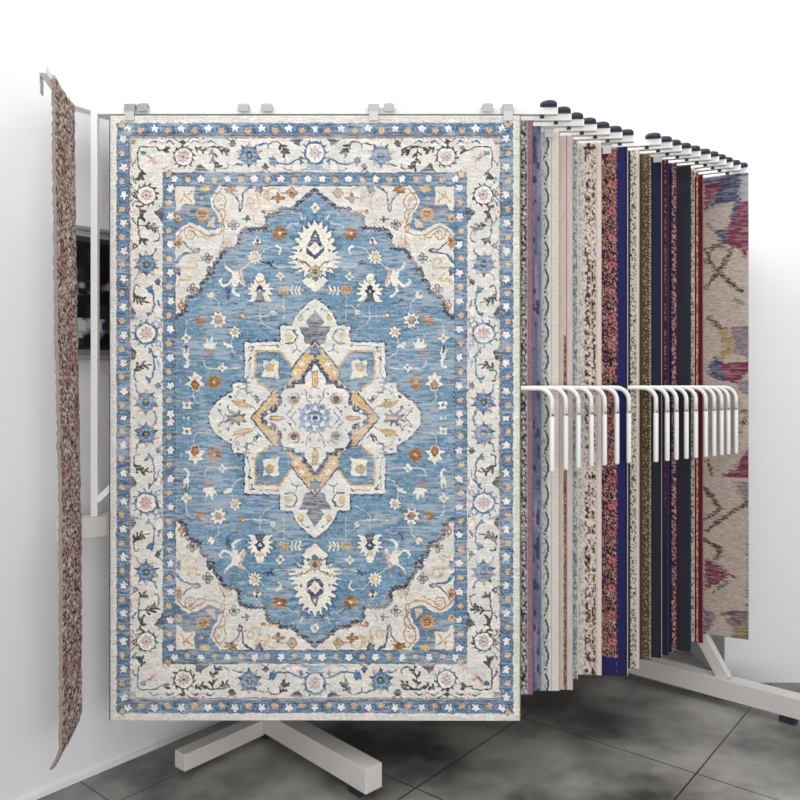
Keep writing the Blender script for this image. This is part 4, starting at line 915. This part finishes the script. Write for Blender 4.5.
for k, (rx, by, fn, rimc, label) in enumerate(RUGS):
    p, th, _ln = pages[k + 1]
    # where the ray through rx meets the arm's own plane
    s = (rx - 400) / FPX; off = .024; ox, oy = -math.sin(th) * off, -math.cos(th) * off
    # (p.x+ox + u cos) = s (p.y+oy - u sin)
    u = (s * (p.y + oy) - p.x - ox) / (math.cos(th) + s * math.sin(th))
    Yd = p.y + oy - u * math.sin(th)
    # photo units per metre along the rug, at its right edge
    dpx = FPX * (math.cos(th) * Yd + (p.x + ox + u * math.cos(th)) * math.sin(th)) / Yd ** 2
    ppz = FPX / Yd
    zt = ZTOP - .018; zb = CAMH - (by - HOR) / FPX * Yd
    wd = min(WIDTH[k], u - .03); fine = (.36 if k == 16 else .16)
    uu = np.concatenate([np.arange(u - wd, u - fine, .03), np.arange(u - fine, u - .0018, .0036), [u]])
    zz = np.linspace(0, zt - zb, 560)
    UU, ZZ = np.meshgrid((u - uu) * dpx, zz * ppz)
    colr = np.clip(fn(UU, ZZ), .003, 1)
    rim = material('edge_' + RUGN[k], rimc, .9, noise=.2, nscale=200)
    r = build_rug(RUGN[k], p, th, 0, uu, zt, zz, colr, .008, rim, wave=.0025, seed=k * 1.3)
    tag(r, label, 'rug', 'rugs fanned out on the rack')
    CLIPS.append((p, th, u))

# --- carved rug at far left, seen nearly edge on, on the arm turned to the viewer
def carved(U, V):
    C = fill(U, V, (176, 158, 148)); x = U * 1.0; 
    n = vnoise(x / 1.1, V / 2.0, 101) * .5 + vnoise(x / .6 + 3, V / 1.0, 102) * .5
    C = mix(C, lin((120, 92, 86)), np.clip((n - .50) / .05, 0, 1)); C = mix(C, lin((60, 50, 48)), np.clip((n - .61) / .05, 0, 1)); C = mix(C, lin((218, 204, 192)), np.clip((.36 - n) / .05, 0, 1))
    C = mix(C, lin((136, 72, 70)), np.clip((vnoise(x / 5, V / 22, 103) - .66) * 4, 0, .45)); C[U > 999] = lin((150, 120, 112)); m = U < 1.0
    C[m] = lin((160, 136, 126)); return C
Lr = .27; p = pm; u0 = -.005
uu = np.linspace(u0, u0 + Lr, 84); zt = ZTOP - .01; zb = CAMH - (741 - HOR) / FPX * 2.78
zz = np.linspace(0, zt - zb, 620)
UU, ZZ = np.meshgrid((uu - u0) * 95, zz * 268)
n3 = (vnoise(UU / 2.2, ZZ / 3.4, 101) - .5) * .006
def bowf(U, Z): return 0 * U
def leanf(U, Z):      # the sheet swings out a little at half height and curls under at its foot
    return (.022 * np.clip(Z / 1.6, 0, 1) ** 1.3) - .03 * np.clip((Z - (zt - zb) + .10) / .10, 0, 1) ** 2 + n3
rim = material('edge_carved_rug', (148, 134, 124), .9, noise=.4, nscale=160, bump=.8, bscale=60)
cr = build_rug('carved_rug', p, RTH, 0, uu, zt, zz, np.clip(carved(UU, ZZ), .004, 1), .012, rim, wave=.0015, lean=leanf, seed=2, side=-1)
tag(cr, 'narrow beige and dark brown carved rug hanging at the far left edge', 'rug')

# ---------------------------------------------------------------- clips
def clip(x0, long=True):
    """spring clip: a channel over the bar and a flat tab down the rug"""
    r = empty('rug_clip', (0, 0, 0))
    bm = bmesh.new(); add_bar(bm, (-.021, 0, ZTOP + .0165), (.021, 0, ZTOP + .0165), .030, .005, bevel=.001)
    add_bar(bm, (-.021, -.0325, ZTOP + .004), (.021, -.0325, ZTOP + .004), .003, .030, bevel=.001)
    add_bar(bm, (-.021, -.0165, ZTOP + .018), (.021, -.0165, ZTOP + .018), .034, .003, bevel=.001)
    add_bar(bm, (-.019, .014, ZTOP + .004), (.019, .014, ZTOP + .004), .003, .030, bevel=.001); from_bm('clip_channel', bm, M_chrome, r)
    if long:
        bm = bmesh.new(); add_bar(bm, (-.018, -.0325, ZTOP - .026), (.018, -.0325, ZTOP - .026), .0025, .040, bevel=.0008); from_bm('clip_tab', bm, M_tab, r)
    else: 
        bm = bmesh.new(); add_bar(bm, (-.016, -.010, ZTOP + .024), (.016, -.010, ZTOP + .024), .012, .010, bevel=.002); from_bm('clip_lever', bm, M_chrome, r)
    return r
th0 = pages[0][1]
names = {132.5: 'steel clip with long white tab at the left end of the blue rug', 145: 'small steel clip just right of the left end clip above the blue rug', 245: 'small steel clip above the blue rug, left of the middle pair',
         268: 'small steel clip above the blue rug, right of the middle pair', 374: 'steel clip with long white tab above the right middle of the blue rug', 389: 'small steel clip beside the long tab on the right middle of the bar',
         487: 'small steel clip near the right end of the blue rug', 507: 'steel clip with long white tab at the right end of the blue rug'}
for px, lb in names.items():
    c = clip(px, px in (132.5, 374, 507)); u = (px - 400) / FPX * 2.92 - P0.x
    c.location = P0 + Vector((u * math.cos(th0), -u * math.sin(th0), 0)); c.rotation_euler = (0, 0, -th0)
    tag(c, lb, 'clip', 'clips on the front bar')
for k, du, lb in ((2, .045, 'steel clip with white tab on the cream scroll rug'), (6, .09, 'steel clip with white tab on the rust floral rug'), (9, .02, 'steel clip at the top of the plain navy rug'), (12, .09, 'steel clip at the top of the plain slate rug'), (14, .03, 'steel clip at the top of the dark red rug')):
    p, th, u = CLIPS[k]; c = clip(u, True); uc = u - du
    c.location = p + Vector((uc * math.cos(th), -uc * math.sin(th), 0)); c.rotation_euler = (0, 0, -th); tag(c, lb, 'clip', 'clips on the fanned rugs')
c = clip(0, True); c.location = pm + Vector((math.cos(RTH), -math.sin(RTH), 0)) * .2; c.rotation_euler = (0, 0, -RTH); tag(c, 'steel clip on top of the carved rug at far left', 'clip')

# ---------------------------------------------------------------- dark picture on the side wall
def poster():
    t0, t1 = -.07, .62; zt_, zb_ = 2.22, 1.715
    nt_, nz_ = 300, 220
    T, Z = np.meshgrid(np.linspace(t0, t1, nt_), np.linspace(zt_, zb_, nz_)); f = (zt_ - Z) / (zt_ - zb_)
    C = fill(T, Z, (26, 27, 30)); X = T * 100; Yv = f * 100
    C[f < .05] = lin((170, 170, 172)); C[(f > .05) & (f < .09)] = lin((60, 60, 62))
    C = mix(C, lin((58, 60, 66)), np.clip(vnoise(X / 5, Yv / 7, 3) - .45, 0, 1) * 1.6 * (f > .09))
    m = (f > .40) & (f < .52); C = mix(C, lin((150, 150, 152)), (vnoise(X / 3, Yv / 5, 8) - .4) * 3 * m)
    m = (f > .70) & (f < .86); C = mix(C, lin((168, 168, 170)), (vnoise(X / 2.4, Yv / 5, 9) - .42) * 3 * m)
    m = (f > .72) & (f < .80) & ((X % 7) < 3.2); C[m] = lin((188, 188, 190))
    C[f > .95] = lin((120, 120, 122))
    o = [carrier(0, WALL + .018, 0)[k] for k in (0, 1)]
    V = [(*(carrier(t, WALL + .020).xy), z) for t, z in zip(T.ravel(), Z.ravel())]
    jj, ii = np.meshgrid(np.arange(nz_ - 1), np.arange(nt_ - 1), indexing='ij'); a = (jj * nt_ + ii).ravel()
    F = np.stack([a, a + nt_, a + nt_ + 1, a + 1], 1)
    root = empty('wall_picture', carrier(-.2, WALL, 1.7)); inv = Matrix.Translation(-root.location)
    me = bpy.data.meshes.new('print'); me.from_pydata([tuple(Vector(v) - root.location) for v in V], [], F.tolist()); me.materials.append(M_print)
    at = me.color_attributes.new('yarn', 'FLOAT_COLOR', 'POINT'); cc = np.ones((len(V), 4), np.float32); cc[:, :3] = np.clip(C, .004, 1).reshape(-1, 3); at.data.foreach_set('color', cc.ravel())
    po = bpy.data.objects.new('print', me); COL.objects.link(po); po.parent = root
    bm = bmesh.new()
    add_bar(bm, carrier(t0, WALL + .010, (zt_ + zb_) / 2), carrier(t1, WALL + .010, (zt_ + zb_) / 2), .018, zt_ - zb_); 
    bmesh.ops.transform(bm, matrix=inv, verts=bm.verts); from_bm('backboard', bm, M_frame, root)
    bm = bmesh.new()
    for z in (zt_ + .008, zb_ - .008): add_bar(bm, carrier(t0 - .016, WALL + .014, z), carrier(t1 + .016, WALL + .014, z), .026, .016)
    for t in (t0 - .008, t1 + .008): add_bar(bm, carrier(t, WALL + .014, zb_), carrier(t, WALL + .014, zt_), .026, .016, up=AL)
    bmesh.ops.transform(bm, matrix=inv, verts=bm.verts); from_bm('frame', bm, M_frame, root)
    tag(root, 'dark black and grey picture on the wall behind the left post', 'picture')
M_frame = material('grey_frame', (150, 150, 152), .5)
M_print = woven_material('printed_panel', 60)
poster()
